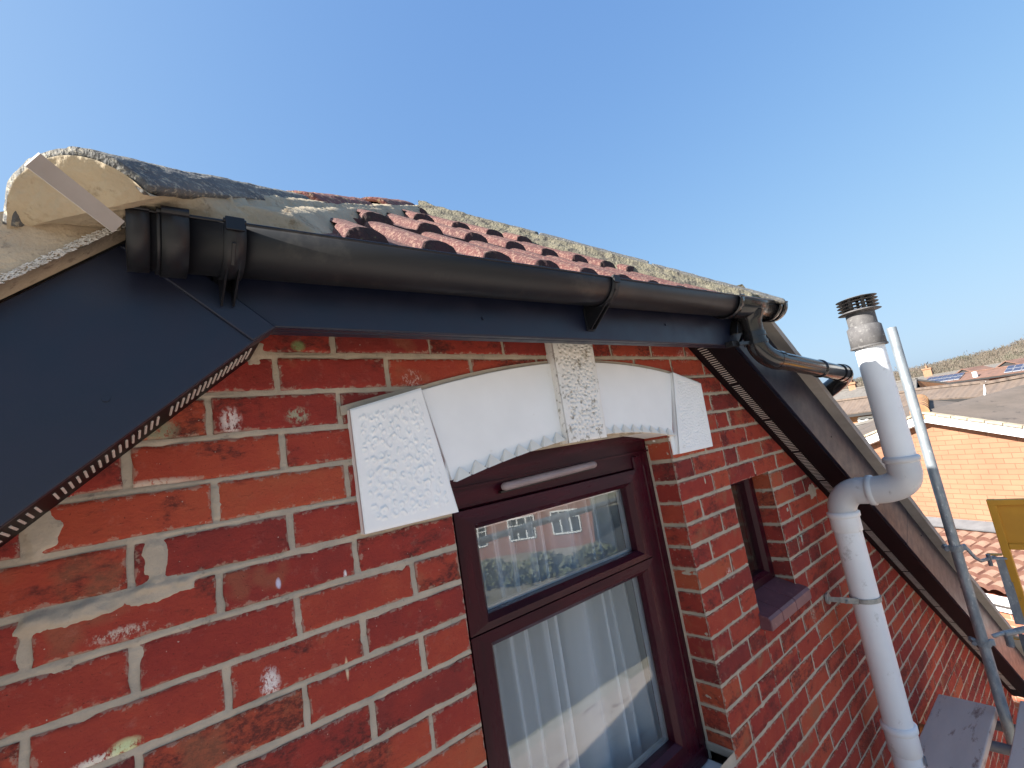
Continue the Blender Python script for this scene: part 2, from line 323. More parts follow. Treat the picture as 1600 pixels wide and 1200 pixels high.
# ------------------------------------------------------------------ ground, far hills
GZ = -6.6
g = MB(); g.add([(-900, -900, GZ), (1500, -900, GZ), (1500, 1200, GZ), (-900, 1200, GZ)], [(0, 1, 2, 3)])
tag(g.build('ground', mat('ground_pale', (.36, .31, .24), (.26, .23, .17), .35, .95, c3=(.14, .15, .06), scale3=.25, t3=.56)), kind='structure')
rd = MB(); rd.add([(-40, -14.2, GZ + .01), (12, -14.2, GZ + .01), (38, -30, GZ + .01), (40, -24, GZ + .01), (13, -8.6, GZ + .01), (-40, -8.6, GZ + .01)], [(0, 1, 2, 3, 4, 5)])
tag(rd.build('road', mat('asphalt', (.06, .06, .062), (.045, .045, .047), 3, .9, bump=.3, bscale=60)), kind='structure')
pv = MB(); pv.add([(-14, -8.5, GZ + .012), (10, -8.5, GZ + .012), (10, -.2, GZ + .012), (-14, -.2, GZ + .012)], [(0, 1, 2, 3)])
tag(pv.build('paving', mat('pale_paving', (.50, .44, .37), (.42, .37, .31), 2, .9)), kind='structure')

def hill():
    A = np.radians(np.linspace(-25, 50, 300)); D = np.linspace(170, 520, 60)
    a, d = np.meshgrid(A, D, indexing='ij'); deg = np.degrees(a)
    # skyline elevation in degrees seen from the gable
    el = np.interp(deg, [-25, -4, 3, 6.5, 8, 10, 13, 16, 20, 30, 50], [3.2, 2.8, 2.05, 1.66, 1.52, 1.56, 1.46, 1.40, 1.38, 1.5, 1.7])
    top = 520 * np.tan(np.radians(el)) * .98 + CAMP.z
    t = np.clip((d - 170) / 350, 0, 1); t = t * t * (3 - 2 * t)
    z = GZ + (top - GZ) * t + fbm(a * 30, d * .02, 0, 5) * 3.5 * t
    V = np.stack([CAMP.x + d * np.cos(a), CAMP.y + d * np.sin(a), z], -1).reshape(-1, 3)
    o = npmesh('hills', V, gridfaces(300, 60), mat('wooded_hill', (.17, .145, .095), (.12, .105, .07), .05, .95))
    tag(o, kind='structure')
    # leafless woodland on the hill: many small upright twig tufts
    rs = np.random.RandomState(4); n = 26000; K = 8
    aa = rs.uniform(60, 240, n).astype(int); dd = rs.uniform(4, 59, n).astype(int)
    P = V.reshape(300, 60, 3)[aa, dd] + np.stack([rs.uniform(-5, 5, n), rs.uniform(-5, 5, n), np.zeros(n)], -1)
    hh = rs.uniform(2.0, 4.2, n) * (1 + .7 * (rs.rand(n) > .99)); ww = hh * rs.uniform(.3, .55, n)
    P = np.repeat(P, K, 0); hh = np.repeat(hh, K); ww = np.repeat(ww, K); m_ = n * K
    th = rs.uniform(0, 6.28, m_); ph = rs.uniform(.1, 1, m_); ra = ww * rs.uniform(.1, 1, m_) * np.sqrt(1.05 - ph * .6)
    c = P + np.stack([np.cos(th) * ra, np.sin(th) * ra, hh * ph], -1)
    d1 = np.stack([rs.normal(0, .35, m_), rs.normal(0, .35, m_), np.ones(m_)], -1) * (hh * rs.uniform(.08, .2, m_))[:, None]
    d2 = rs.normal(size=(m_, 3)) * (hh * .035)[:, None]
    vs = np.stack([c - d1 - d2, c - d1 + d2, c + d1], 1).reshape(-1, 3)
    o = npmesh('woodland', vs, np.arange(m_ * 3).reshape(-1, 3), mat('bare_twigs', (.145, .115, .092), (.095, .078, .058), .03, .95, c3=(.08, .082, .055), scale3=.05, t3=.56), smooth=False)
    tag(o, 'brown leafless woodland covering the far hills along the skyline', kind='stuff', cat='woodland')
hill()

# ------------------------------------------------------------------ the brick house
SL, SR = .825, .765                                     # pitch of the left and right verges
def low_l(x): return SL * x                             # lower edge of the left bargeboard (Z over X)
def low_r(x): return 1.253 - SR * x
FY = -.165                                              # front face of the fascia and bargeboards
house = thing('brick_house', 'red brick gable wall with white stone window arch and black fascia boards', 'house', (.85, .05, GZ))

OPEN = [(.385, 1.303, -1.32, -.262), (1.657, 2.014, -1.04, -.515)]   # window openings in X and Z
def in_open(x, z, e=0):
    r = np.zeros(np.broadcast(x, z).shape, bool)
    for a, b, c, d in OPEN: r |= (x > a + e) & (x < b - e) & (z > c + e) & (z < d - e)
    return r

# one brick as a curved face grid with worn arrises and a skirt
def brick_geo(x0, x1, z0, z1, rnd, near, deep, seed):
    if near:
        sa = [0, .008, .022, .045, .075]; n = 13; mid = list(np.linspace(.11, .89, n)); S = np.array(sa + mid + [1 - q for q in sa[::-1]])
        T = np.array([0, .03, .08, .16, .28, .42, .58, .72, .84, .92, .97, 1])
    else:
        S = np.array([0, .03, .1, .5, .9, .97, 1]); T = np.array([0, .07, .2, .8, .93, 1])
    s, t = np.meshgrid(S, T, indexing='ij'); W = x1 - x0; H = z1 - z0
    X = x0 + s * W; Z = z0 + t * H
    dx = np.minimum(s, 1 - s) * W; dz = np.minimum(t, 1 - t) * H; d = np.minimum(dx, dz)
    e = np.exp(-d / .004)
    X = X + e * fbm(X * 60, Z * 60, seed * 3.1, 11, 3) * .0026; Z = Z + e * fbm(X * 45, Z * 60, seed * 5.3, 12, 3) * .0024
    tilt = (rng.uniform(-1, 1) * (s - .5) + rng.uniform(-1, 1) * (t - .5)) * .0018
    Y = .0030 * np.exp(-d / .0014) + tilt + fbm(X * 22, Z * 30, seed, 13, 4) * .0012
    if near:                                            # chips out of some arrises
        c = fbm(X * 28, Z * 28, seed + 50, 14, 3); Y = Y + np.clip(c - .25, 0, 1) * .016 * np.exp(-d / .008)
    n, m_ = S.size, T.size
    V = [np.stack([X, Y, Z], -1).reshape(-1, 3)]; F = [gridfaces(n, m_)]
    C = [np.stack([np.full(X.shape, rnd[0]), np.full(X.shape, rnd[1]), np.clip(d / .02, 0, 1), np.ones(X.shape)], -1).reshape(-1, 4)]
    idx = np.arange(n * m_).reshape(n, m_)
    ring = np.concatenate([idx[:, 0], idx[-1, 1:], idx[-2::-1, -1], idx[0, -2:0:-1]])
    steps = [.004, .018, .035, .055, .075, .09, .098, .102] if deep else [.012]
    prev = ring; base = n * m_; fv = V[0]; xc, zc = (x0 + x1) / 2, (z0 + z1) / 2
    for y in steps:
        p = fv[ring].copy(); yy = p[:, 1] + y
        if deep:
            nn = fbm(p[:, 2] * 40, yy * 40, seed, 15, 3) * .0022; sx_ = np.sign(p[:, 0] - xc) * (np.abs(p[:, 0] - xc) > W / 2 - .006)
            p[:, 0] += sx_ * nn + (-sx_) * (.0025 * np.exp(-y / .004)) * 0
        p[:, 1] = yy; V.append(p); dd = np.clip(np.minimum(np.minimum(y, .10 - y) if deep else y, np.minimum(p[:, 2] - z0, z1 - p[:, 2])) / .02, 0, 1)
        C.append(np.stack([np.full(len(p), rnd[0]), np.full(len(p), rnd[1]), dd if deep else np.zeros(len(p)), np.ones(len(p))], -1))
        cur = np.arange(base, base + len(ring)); a, b = prev, cur
        F.append(np.stack([a, np.roll(a, -1), np.roll(b, -1), b], 1)); prev = cur; base += len(ring)
    return np.concatenate(V), np.concatenate(F), np.concatenate(C)

def wall():
    VV = []; FF = []; CC = []; base = 0; k = 0
    JT = .0055
    for c in range(-2, 44):                             # course c lies between joint c and joint c+1
        zt = -.075 * c - JT; zb = -.075 * (c + 1) + JT
        if c == -1: zt, zb = .075 - JT, .0065
        off = .155 if c % 2 else .04
        xs = [off + .2305 * q for q in range(-14, 24)]
        segs = [(a, a + .2305) for a in xs]
        out = []
        for a, b in segs:                               # cut at the openings
            zc = (zt + zb) / 2; pieces = [(a, b)]
            for (ox0, ox1, oz0, oz1) in OPEN:
                if oz0 < zc < oz1:
                    np_ = []
                    for p, q in pieces:
                        if q <= ox0 or p >= ox1: np_.append((p, q)); continue
                        if p < ox0 - .02: np_.append((p, ox0))
                        if q > ox1 + .02: np_.append((ox1, q))
                    pieces = np_
            out += pieces
        if 3 <= c <= 17:                                # between the windows: header and stretcher in turn, as built
            out = [p for p in out if not (1.29 < (p[0] + p[1]) / 2 < 1.66)]
            e = [1.303, 1.303 + (.118 if c % 2 else .2305), 1.657]
            out += list(zip(e[:-1], e[1:]))
            out = [p for p in out if not (2.0 < (p[0] + p[1]) / 2 < 2.36)] if 7 <= c <= 13 else out
            if 7 <= c <= 13:
                nx = min(p[0] for p in out if p[0] > 2.2); e = [2.014, 2.014 + (.118 if c % 2 else .20), nx]; out += list(zip(e[:-1], e[1:]))
            else:                                       # close up the course above and below the small window
                nx = min(p[0] for p in out if p[0] > 1.66); out.append((1.657, nx)) if nx - 1.657 > .03 else None
        for a, b in out:
            if b - a < .03: continue
            xc, zc = (a + b) / 2, (zt + zb) / 2
            if xc > 5.40 or xc < -3.4: continue
            if b > 5.36: b = 5.36
            if zb > min(.8 * b + .06, 1.237 - .762 * a + .05, .2): continue
            near = -.75 < xc < 2.35 and zc > -1.6
            deep = near and (abs(a - 1.303) < .01 or abs(a - 2.014) < .01 or abs(b - .385) < .01 or abs(b - 1.657) < .01)
            jt = .0055 + rng.uniform(-.0012, .0018)
            l = a + (0 if abs(a - 1.303) < .002 or abs(a - 2.014) < .002 else jt); r = b - (0 if abs(b - .385) < .002 or abs(b - 1.657) < .002 else jt)
            r1 = min(.96, max(0, rng.gauss(.47, .25))); r2 = rng.random()
            V, F, C = brick_geo(l, r, zb + rng.uniform(-.001, .001), zt + rng.uniform(-.0015, .001), (r1, r2), near, deep, k * 1.37)
            VV.append(V); FF.append(F + base); CC.append(C); base += len(V); k += 1
    nb = sum(len(f) for f in FF)
    # mortar: a sanded height field that rises and falls round the arrises
    blobs = [(-.200, -.387, .105, .013, .0055), (-.262, -.392, .05, .016, .005), (-.13, -.372, .05, .009, .005), (-.162, -.338, .019, .034, .006), (-.288, -.262, .020, .034, .006), (-.068, -.262, .012, .030, .004), (-.02, .012, .05, .03, .006), (1.475, -.47, .006, .02, .005), (2.42, -.68, .05, .04, .006), (2.10, -.705, .014, .014, .006)]
    for (x0, x1, z0, z1, st) in ((-.80, 1.80, -1.62, .17, .0038), (1.80, 5.36, -3.25, .05, .011), (-3.3, -.80, -3.25, -.2, .02), (-.80, 1.80, -3.25, -1.62, .016)):
        xs = np.arange(x0, x1 + st, st); zs = np.arange(z0, z1 + st, st); xs[-1] = x1; zs[-1] = z1
        X, Z = np.meshgrid(xs, zs, indexing='ij')
        Y = .0042 + fbm(X * 32, Z * 32, 0, 21, 4) * .0013 + fbm(X * 190, Z * 190, 0, 22, 2) * .0007 + fbm(X * 5, Z * 5, 0, 24, 2) * .0008
        fr = np.abs(((-Z / .075) + .5) % 1 - .5) * .075  # distance from the nearest bed joint
        Y = Y - .0014 * np.exp(-(fr / .006) ** 2) + .0025 * np.exp(-((fr - .0065) / .0022) ** 2) * (fbm(X * 9, Z * 30, 0, 28, 2) > .12)
        for bx, bz, rx, rz, hgt in blobs:
            q = ((X - bx) / rx) ** 2 + ((Z - bz) / rz) ** 2
            nz = fbm(X * 50, Z * 50, 0, 23, 3)
            Y = Y - hgt * (1 / (1 + np.exp((q - 1 + nz * .8) * 6)))
        F = gridfaces(len(xs), len(zs)); V = np.stack([X, Y, Z], -1).reshape(-1, 3); ctr = V[F].mean(1)
        keep = ~in_open(ctr[:, 0], ctr[:, 2]) & (ctr[:, 2] < np.minimum(.8 * ctr[:, 0] + .05, 1.237 - .762 * ctr[:, 0] + .04) + .02)
        F = F[keep]; used = np.unique(F); mp = np.full(len(V), -1); mp[used] = np.arange(len(used))
        VV.append(V[used]); FF.append(mp[F] + base); CC.append(np.ones((len(used), 4))); base += len(used)
    # mortar in the reveals (set just behind the brick ends)
    for (xr, z0, z1, sg) in ((1.306, -1.33, -.25, 1), (2.017, -1.02, -.50, 1), (.382, -1.33, -.25, -1), (1.654, -1.02, -.5, -1)):
        ys = np.arange(.0035, .30, .006); zs = np.arange(z0, z1, .004); Y, Z = np.meshgrid(ys, zs, indexing='ij')
        X = xr + sg * (fbm(Y * 60, Z * 60, 1, 25, 3) * .0018 - .0008); V = np.stack([X, Y, Z], -1).reshape(-1, 3)
        VV.append(V); FF.append(gridfaces(len(ys), len(zs)) + base); CC.append(np.ones((len(V), 4))); base += len(V)
    F = np.concatenate(FF); mi = np.ones(len(F), int); mi[:nb] = 0
    npmesh('wall', np.concatenate(VV), F, [M['brick'], M['mortar']], house, mi, True, np.concatenate(CC))
wall()
b = MB()                                                # the lower storeys and flank
b.box((1.03, 2.6, (GZ - 3.24) / 2), (8.66, 5.18, -3.24 - GZ)); b.build('lower_wall', M['brick_plain'], house)
b = MB()
b.prism([(5.36, -3.25), (5.36, -2.86), (5.30, -2.80), (5.25, -2.79), (5.25, -3.25)], .012, 5.0); b.build('side_wall', M['brick_plain'], house)
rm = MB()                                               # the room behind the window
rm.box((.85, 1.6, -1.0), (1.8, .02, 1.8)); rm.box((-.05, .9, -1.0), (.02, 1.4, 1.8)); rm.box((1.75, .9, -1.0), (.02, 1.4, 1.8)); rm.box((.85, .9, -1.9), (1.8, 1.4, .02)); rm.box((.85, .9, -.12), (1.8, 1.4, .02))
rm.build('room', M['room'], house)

# --- arch stones
def relief(name, poly, yf, depth, kind, material, seed, margin=.018, back=.02):
    """a four sided stone: poly = bl, br, tr, tl in (X, Z); the face carries cut relief inside a plain margin"""
    bl, br, tr, tl = [np.array(p) for p in poly]
    W = np.linalg.norm(br - bl); H = np.linalg.norm(tl - bl); n = int(W / .0022) + 2; m_ = int(H / .0022) + 2
    s, t = np.meshgrid(np.linspace(0, 1, n), np.linspace(0, 1, m_), indexing='ij')
    P = ((1 - s) * (1 - t))[..., None] * bl + (s * (1 - t))[..., None] * br + (s * t)[..., None] * tr + ((1 - s) * t)[..., None] * tl
    X, Z = P[..., 0], P[..., 1]; d = np.minimum(np.minimum(s, 1 - s) * W, np.minimum(t, 1 - t) * H)
    msk = np.clip((d - margin) / .004, 0, 1); rs = np.random.RandomState(seed); h = np.zeros_like(X)
    if kind == 'worm':
        cs = []
        for r in range(4000):
            c = (rs.uniform(margin, W - margin), rs.uniform(margin, H - margin))
            if all((c[0] - q[0]) ** 2 + (c[1] - q[1]) ** 2 > .0155 ** 2 for q in cs): cs.append(c)
        U, Vv = s * W, t * H
        U = U + fbm(X * 90, Z * 90, 0, seed, 2) * .004; Vv = Vv + fbm(X * 90, Z * 90, 5, seed + 1, 2) * .004
        for (cx, cz) in cs:
            r = np.hypot(U - cx, Vv - cz); an = np.arctan2(Vv - cz, U - cx); a0 = rs.uniform(-3, 3); ro = rs.uniform(.0045, .0068)
            g_ = np.exp(-((r - ro) / .0021) ** 2) * (.35 + .65 * np.clip(np.cos(an - a0) + .5, 0, 1)); h = np.maximum(h, g_ * rs.uniform(.6, 1))
        h = h * .0036
    else:
        U, Vv = s * W, t * H; gap = .0115 if kind == 'pick' else .010; cs = []
        for r in range(5000):
            c = (rs.uniform(margin, W - margin), rs.uniform(margin, H - margin))
            if all((c[0] - q[0]) ** 2 + (c[1] - q[1]) ** 2 > gap ** 2 for q in cs): cs.append(c)
        for (cx, cz) in cs:
            a = rs.uniform(-.9, .9) - .5; u = (U - cx) * math.cos(a) + (Vv - cz) * math.sin(a); v_ = -(U - cx) * math.sin(a) + (Vv - cz) * math.cos(a)
            L_ = rs.uniform(.0045, .0075); q = (np.abs(u) / L_) ** 2 + (np.where(v_ > 0, v_ / .0042, v_ / .0018)) ** 2
            h = np.minimum(h, -np.clip(1 - q, 0, 1) * rs.uniform(.5, 1) * (.013 if kind == 'pick' else .0045))
        h = h + np.clip(fbm(X * 70, Z * 70, 0, seed, 2), -1, 1) * .0008
    Y = yf - h * msk + .003 * np.exp(-d / .0018) + fbm(X * 14, Z * 14, 0, seed + 9, 3) * .0007
    V = [np.stack([X, Y, Z], -1).reshape(-1, 3)]; F = [gridfaces(n, m_)]; idx = np.arange(n * m_).reshape(n, m_)
    ring = np.concatenate([idx[:, 0], idx[-1, 1:], idx[-2::-1, -1], idx[0, -2:0:-1]]); prev = ring; base = n * m_
    for y in (.009, depth):
        p = V[0][ring].copy(); p[:, 1] = yf + y; V.append(p); cur = np.arange(base, base + len(ring)); F.append(np.stack([prev, np.roll(prev, -1), np.roll(cur, -1), cur], 1)); prev = cur; base += len(ring)
    return npmesh(name, np.concatenate(V), np.concatenate(F), material, house)
relief('springer_stone', [(.170, -.372), (.391, -.372), (.338, -.080), (.168, -.119)], -.022, .13, 'worm', M['white_stone'], 3).__setitem__('label', 'white end stone of the arch with raised curly relief, left of the window')
relief('springer_stone', [(1.318, -.356), (1.552, -.356), (1.566, -.108), (1.388, -.060)], -.022, .13, 'fine', M['white_stone'], 5).__setitem__('label', 'white end stone of the arch with shallow pick marks, right of the window')
relief('keystone', [(.771, -.258), (.936, -.258), (.952, .075), (.775, .075)], -.034, .12, 'pick', M['white_old'], 8).__setitem__('label', 'weathered white keystone with deep dark pick marks')
def arc(x0, z0, x1, z1, sag, n=14):
    return [(x0 + (x1 - x0) * i / n, z0 + (z1 - z0) * i / n + sag * 4 * (i / n) * (1 - i / n)) for i in range(n + 1)]
def panel(lo, hi, seeds, reveal):
    p = MB(); p.prism(lo + hi[::-1], -.008, .118); o = p.build('arch_panel', M['white_stone'], house, bevel=.002)
    nT = seeds
    for i in range(nT):                                 # dog-tooth edge: small leaning pyramids
        t0, t1 = (i + .03) / nT, (i + .97) / nT
        def L(t): f = t * (len(lo) - 1); j = min(int(f), len(lo) - 2); f -= j; return (lo[j][0] + (lo[j + 1][0] - lo[j][0]) * f, lo[j][1] + (lo[j + 1][1] - lo[j][1]) * f)
        a = L(t0); b_ = L(t1); c = ((a[0] + b_[0]) / 2, (a[1] + b_[1]) / 2); q = MB(); h = .024
        vs = [(a[0], -.009, a[1] - .003), (b_[0], -.009, b_[1] - .003), (c[0], -.009, c[1] + h), (a[0] + .001, -.024, a[1] - .005), (b_[0] - .001, -.024, b_[1] - .005), (c[0], -.009, c[1] - .007)]
        q.add(vs, [(3, 4, 2), (0, 3, 2), (4, 1, 2), (0, 5, 3), (3, 5, 4), (4, 5, 1), (0, 2, 1, 5)])
        q.build('tooth', M['white_old2'], o)
M['white_old2'] = mat('creamy_masonry_paint', (.95, .87, .76), (.90, .81, .69), 30, .65)
loL = arc(.392, -.300, .772, -.243, .006); hiL = arc(.345, -.083, .775, -.020, .008)
loR = arc(.935, -.243, 1.318, -.288, .010); hiR = arc(.945, -.018, 1.392, -.064, .010)
panel(loL, hiL, 8, 0); panel(loR, hiR, 8, 1)
q = MB(); q.prism([(1.306, -.356), (1.330, -.356), (1.330, -.20), (1.306, -.20)], -.004, .12); q.build('arch_reveal', M['white_stone'], house); q = MB(); q.prism([(.382, -.372), (.388, -.372), (.388, -.25), (.382, -.25)], -.004, .12); q.build('arch_reveal', M['white_stone'], house)
jm = MB(); mp_ = arc(.155, -.109, .36, -.070, .002) + arc(.365, -.068, .77, -.012, .008); 
jm.prism(mp_ + [(x, z - .02) for x, z in mp_[::-1]], -.003, .01); mp2 = arc(.945, -.010, 1.39, -.052, .010) + [(1.58, -.098)]; jm.prism(mp2 + [(x, z - .02) for x, z in mp2[::-1]], -.003, .01)
jm.build('arch_joint', M['mortar'], house)

# --- main window
def frame_rect(mb, x0, x1, z0, z1, wl, wr, wb, wt, y0, y1, mi=0, mih=1):
    # mitred frame with a chamfered inner edge
    o = [(x0, z0), (x1, z0), (x1, z1), (x0, z1)]; i = [(x0 + wl, z0 + wb), (x1 - wr, z0 + wb), (x1 - wr, z1 - wt), (x0 + wl, z1 - wt)]
    ch = .014
    c = [(i[0][0] - ch, i[0][1] - ch), (i[1][0] + ch, i[1][1] - ch), (i[2][0] + ch, i[2][1] + ch), (i[3][0] - ch, i[3][1] + ch)]
    for k in range(4):
        j = (k + 1) % 4; mm = mih if k in (0, 2) else mi
        def V(p, y): return (p[0], y, p[1])
        mb.add([V(o[k], y0 + .003), V(o[j], y0 + .003), V(c[j], y0), V(c[k], y0)], [(0, 1, 2, 3)], mm)
        mb.add([V(c[k], y0), V(c[j], y0), V(i[j], y0 + .016), V(i[k], y0 + .016)], [(0, 1, 2, 3)], mm)
        mb.add([V(i[k], y0 + .016), V(i[j], y0 + .016), V(i[j], y1), V(i[k], y1)], [(0, 1, 2, 3)], mm)
        mb.add([V(o[k], y0 + .003), V(o[j], y0 + .003), V(o[j], y1), V(o[k], y1)], [(3, 2, 1, 0)], mm)
UP = [M['upvc'], M['upvc_h']]
win = MB()
frame_rect(win, .388, 1.301, -1.372, -.240, .052, .052, .045, .152, .100, .170)
win.prism([(.392, -.331), (1.298, -.331), (1.298, -.325), (.392, -.325)], .094, .101, 1)
w1 = win.build('window', UP, house, label='mahogany brown plastic window with net curtain under the white arch')
tb = MB(); frame_rect(tb, .438, 1.195, -.680, -.384, .068, .060, .032, .052, .082, .150)
tb.build('top_sash', UP, w1, bevel=.0015)
lb = MB(); frame_rect(lb, .438, 1.195, -1.325, -.684, .068, .060, .080, .040, .082, .150); lb.build('bottom_sash', UP, w1, bevel=.0015)
mu = MB(); mu.box((1.222, .115, -.85), (.050, .045, 1.02)); mu.box((1.268, .126, -.85), (.034, .045, 1.02)); mu.box((.842, .112, -1.338), (.86, .05, .05), None, 1); mu.build('frame_trim', UP, w1, bevel=.006, seg=3)
for (x0, x1, z0, z1) in ((.506, 1.135, -.648, -.436), (.506, 1.135, -1.245, -.724)):
    gp = MB(); gp.box(((x0 + x1) / 2, .118, (z0 + z1) / 2), (x1 - x0, .004, z1 - z0)); gp.build('pane', M['glass'], w1)
    sp_ = MB()
    for xx in (x0 + .004, x1 - .004): sp_.box((xx, .132, (z0 + z1) / 2), (.008, .016, z1 - z0))
    for zz in (z0 + .004, z1 - .004): sp_.box(((x0 + x1) / 2, .132, zz), (x1 - x0 - .016, .016, .008))
    sp_.build('spacer_bar', M['spacer'], w1)
vt = MB()                                               # trickle vent: a rounded bar on the head of the frame
pts = [(.600, .086, -.347), (.604, .082, -.346), (.61, .081, -.346), (.975, .081, -.337), (.981, .082, -.337), (.985, .086, -.337)]
vt.tube(pts, [.006, .010, .0115, .0115, .010, .006], 14); o = vt.build('trickle_vent', M['vent_cover'], w1)
sb = MB(); sb.prism([(.597, -.362), (.988, -.352), (.988, -.347), (.597, -.357)], .088, .102); sb.build('vent_gap', M['seal'], w1)
# sealant
for xx in (1.300, .388): se = MB(); se.box((xx, .098, -.84), (.006, .006, 1.06)); se.build('sealant', M['mortar'], w1)
sl = MB(); sl.prism([(.36, -1.41), (1.30, -1.41), (1.30, -1.372), (.36, -1.372)], -.05, .14); sl.build('stone_sill', M['white_stone'], house, bevel=.008, seg=3)
sl = MB(); sl.prism([(1.296, -1.345), (1.33, -1.345), (1.33, -1.318), (1.296, -1.318)], .004, .14); sl.build('sill_bedding', M['mortar'], house, bevel=.004)

# net curtain (hangs inside, a thing of its own)
def curtain():
    xs = np.linspace(.45, 1.36, 420); zs = np.linspace(-1.75, -.30, 60); X, Z = np.meshgrid(xs, zs, indexing='ij')
    t = (Z + .30) / -1.45
    u = X * 1.0 + .03 * t * np.sin(X * 9)
    ph = fbm(u * 5, 0, 0, 31, 3) * 7
    Y = .205 + .022 * np.sin(u * 88 + ph) * (.55 + .45 * t) + .010 * np.sin(u * 37 + ph * .6) + fbm(X * 4, Z * 1.5, 0, 33, 2) * .012
    Y = Y + .006 * np.sin(u * 190 + ph * 2) * (1 - t)
    # the right edge falls away in a long diagonal
    X = X + np.where(X > 1.02, -(X - 1.02) * .55 * (1 - t) * 0, 0)
    o = npmesh('net_curtain', np.stack([X, Y, Z], -1).reshape(-1, 3), gridfaces(420, 60), M['net'])
    tag(o, 'sheer white net curtain hanging in soft folds behind the brown window', 'curtain')
curtain()

# --- small side window and its tiled sill
sw = MB(); frame_rect(sw, 1.655, 2.016, -.985, -.500, .060, .060, .05, .05, .080, .14)
w2 = sw.build('window', UP, house, label='narrow dark brown window recessed above the purple tiled sill')
gp = MB(); gp.box((1.835, .112, -.745), (.25, .004, .40)); gp.build('pane', M['glass'], w2)
sw = MB(); sw.box((1.835, .30, -.75), (.36, .02, .5)); sw.build('pane_backing', M['dark'], w2)  # near-black sheet closing the opening behind the pane
ts = MB()
for (a, c) in ((1.640, 1.742), (1.744, 1.872), (1.874, 2.030)):
    ts.add([(a, -.042, -1.060), (c, -.042, -1.060), (c, -.042, -1.022), (a, -.042, -1.022), (a, -.034, -1.012), (c, -.034, -1.012), (a, .082, -.978), (c, .082, -.978), (a, .082, -1.06), (c, .082, -1.06)],
           [(0, 1, 2, 3), (3, 2, 5, 4), (4, 5, 7, 6), (0, 3, 4, 6, 8), (1, 9, 7, 5, 2), (0, 8, 9, 1)])
ts.build('tiled_sill', M['sill_tile'], house, bevel=.004, seg=3)

# --- soffits, fascia and bargeboards
s = MB(); yb_ = FY + .0185
s.add([(-3.6, yb_, SL * -3.6 + .006), (-.004, yb_, .003), (-.004, -.0006, -.008), (-3.6, -.0006, SL * -3.6 - .012), (-3.6, yb_, SL * -3.6 + .02), (-.004, yb_, .02), (-.004, -.0006, .01), (-3.6, -.0006, SL * -3.6 + .01)], [(0, 1, 2, 3), (7, 6, 5, 4), (0, 4, 5, 1), (1, 5, 6, 2), (3, 2, 6, 7)])
s.prism([(1.60, 1.237 - .762 * 1.60), (5.36, 1.237 - .762 * 5.36), (5.36, 1.26 - .762 * 5.36), (1.60, 1.26 - .762 * 1.60)], FY + .012, -.0005)
s.prism([(-.01, .046), (1.60, .046), (1.60, .056), (-.01, .056)], FY + .012, -.0005)
s.build('soffit', M['soffit'], house)
s = MB(); s.prism([(1.555, .0485), (5.36, 1.233 - .762 * 5.36), (5.36, 1.237 - .762 * 5.36), (1.56, .0515)], -.026, -.0005)    # quirk against the wall
s.prism([(1.60, 1.2345 - .762 * 1.60), (5.36, 1.2345 - .762 * 5.36), (5.36, 1.2375 - .762 * 5.36), (1.60, 1.2375 - .762 * 1.60)], -.071, -.062)
s.build('soffit_trim', M['soffit'], house, bevel=.0015)
vs = MB(); n = 0; x = 1.575
un = 1 / math.hypot(1, .762)
for gidx in range(33):                                  # vent strip: groups of slots on the soffit
    for k in range(20):
        z = 1.237 - .762 * x; vs.beam((x, -.061, z - .0006), (x, -.029, z - .0006), .0036, (.606, 0, .795), .0016); x += .0106
        if x > 5.2: break
    x += .010
    if x > 5.2: break
vs.build('soffit_vent', M['vent_slot'], house, label='pale vent slots in the right soffit'); vs = MB(); x = -.020
def zs_(x, y): f = (y - yb_) / (-.0006 - yb_); return (SL * x + .006) * (1 - f) + (SL * x - .006 + (x * .002)) * f
while x > -3.0:
    for k in range(16):
        vs.beam((x, -.100, zs_(x, -.100) - .0012), (x, -.050, zs_(x, -.050) - .0012), .0030, (-.636, 0, .77), .0018); x -= .0076
    x -= .010
vs.build('soffit_vent', M['vent_slot'], house, label='pale vent slots in the left soffit')
b = MB(); b.prism([(-3.7, SL * -3.7), (-.006, -.005), (-.165, .135), (-.2, SL * -.2 + .272), (-3.7, SL * -3.7 + .272)], FY, FY + .018); b.build('bargeboard', M['board'], house, label='black bargeboard on the left slope', bevel=.002)
b = MB(); b.prism([(1.636, .0015), (3.04, low_r(3.04)), (3.04 + .17, low_r(3.04 + .17) + .275), (1.83, low_r(1.83) + .275)], FY, FY + .018)
b.build('bargeboard', M['board'], house, label='upper length of the black bargeboard on the right slope', bevel=.002)
b = MB(); b.prism([(3.046, low_r(3.046)), (5.36, low_r(5.36)), (5.36, low_r(5.36) + .275), (3.216, low_r(3.216) + .275)], FY + .0015, FY + .0195)
b.build('bargeboard', M['board'], house, label='lower length of the black bargeboard on the right slope', bevel=.002)
b = MB(); b.prism([(-.168, .142), (-.003, .003), (1.634, .006), (1.80, .142)], FY + .001, FY + .019); b.prism([(-.003, .003), (1.634, .006), (1.634, .012), (-.003, .009)], FY + .019, FY + .045); b.build('fascia_board', M['board'], house, bevel=.003)
b = MB(); b.prism([(-.030, -.022), (.006, .002), (-.152, .136), (-.188, .112)], FY - .005, FY + .001); b.prism([(-.030, -.022), (.006, .002), (.004, .010), (-.035, -.012)], FY + .001, FY + .05); b.build('joint_cover', M['board'], house, bevel=.002)
for (x, z) in ((-.209, -.106), (.436, .044), (1.166, .066), (2.35, -.42), (3.35, -1.10), (3.9, -1.55), (2.9, -.80)):
    nl = MB(); nl.tube([(x, FY - .0022, z), (x, FY + .004, z)], .0042, 14); nl.build('nail_cap', M['board'], house, bevel=.001)
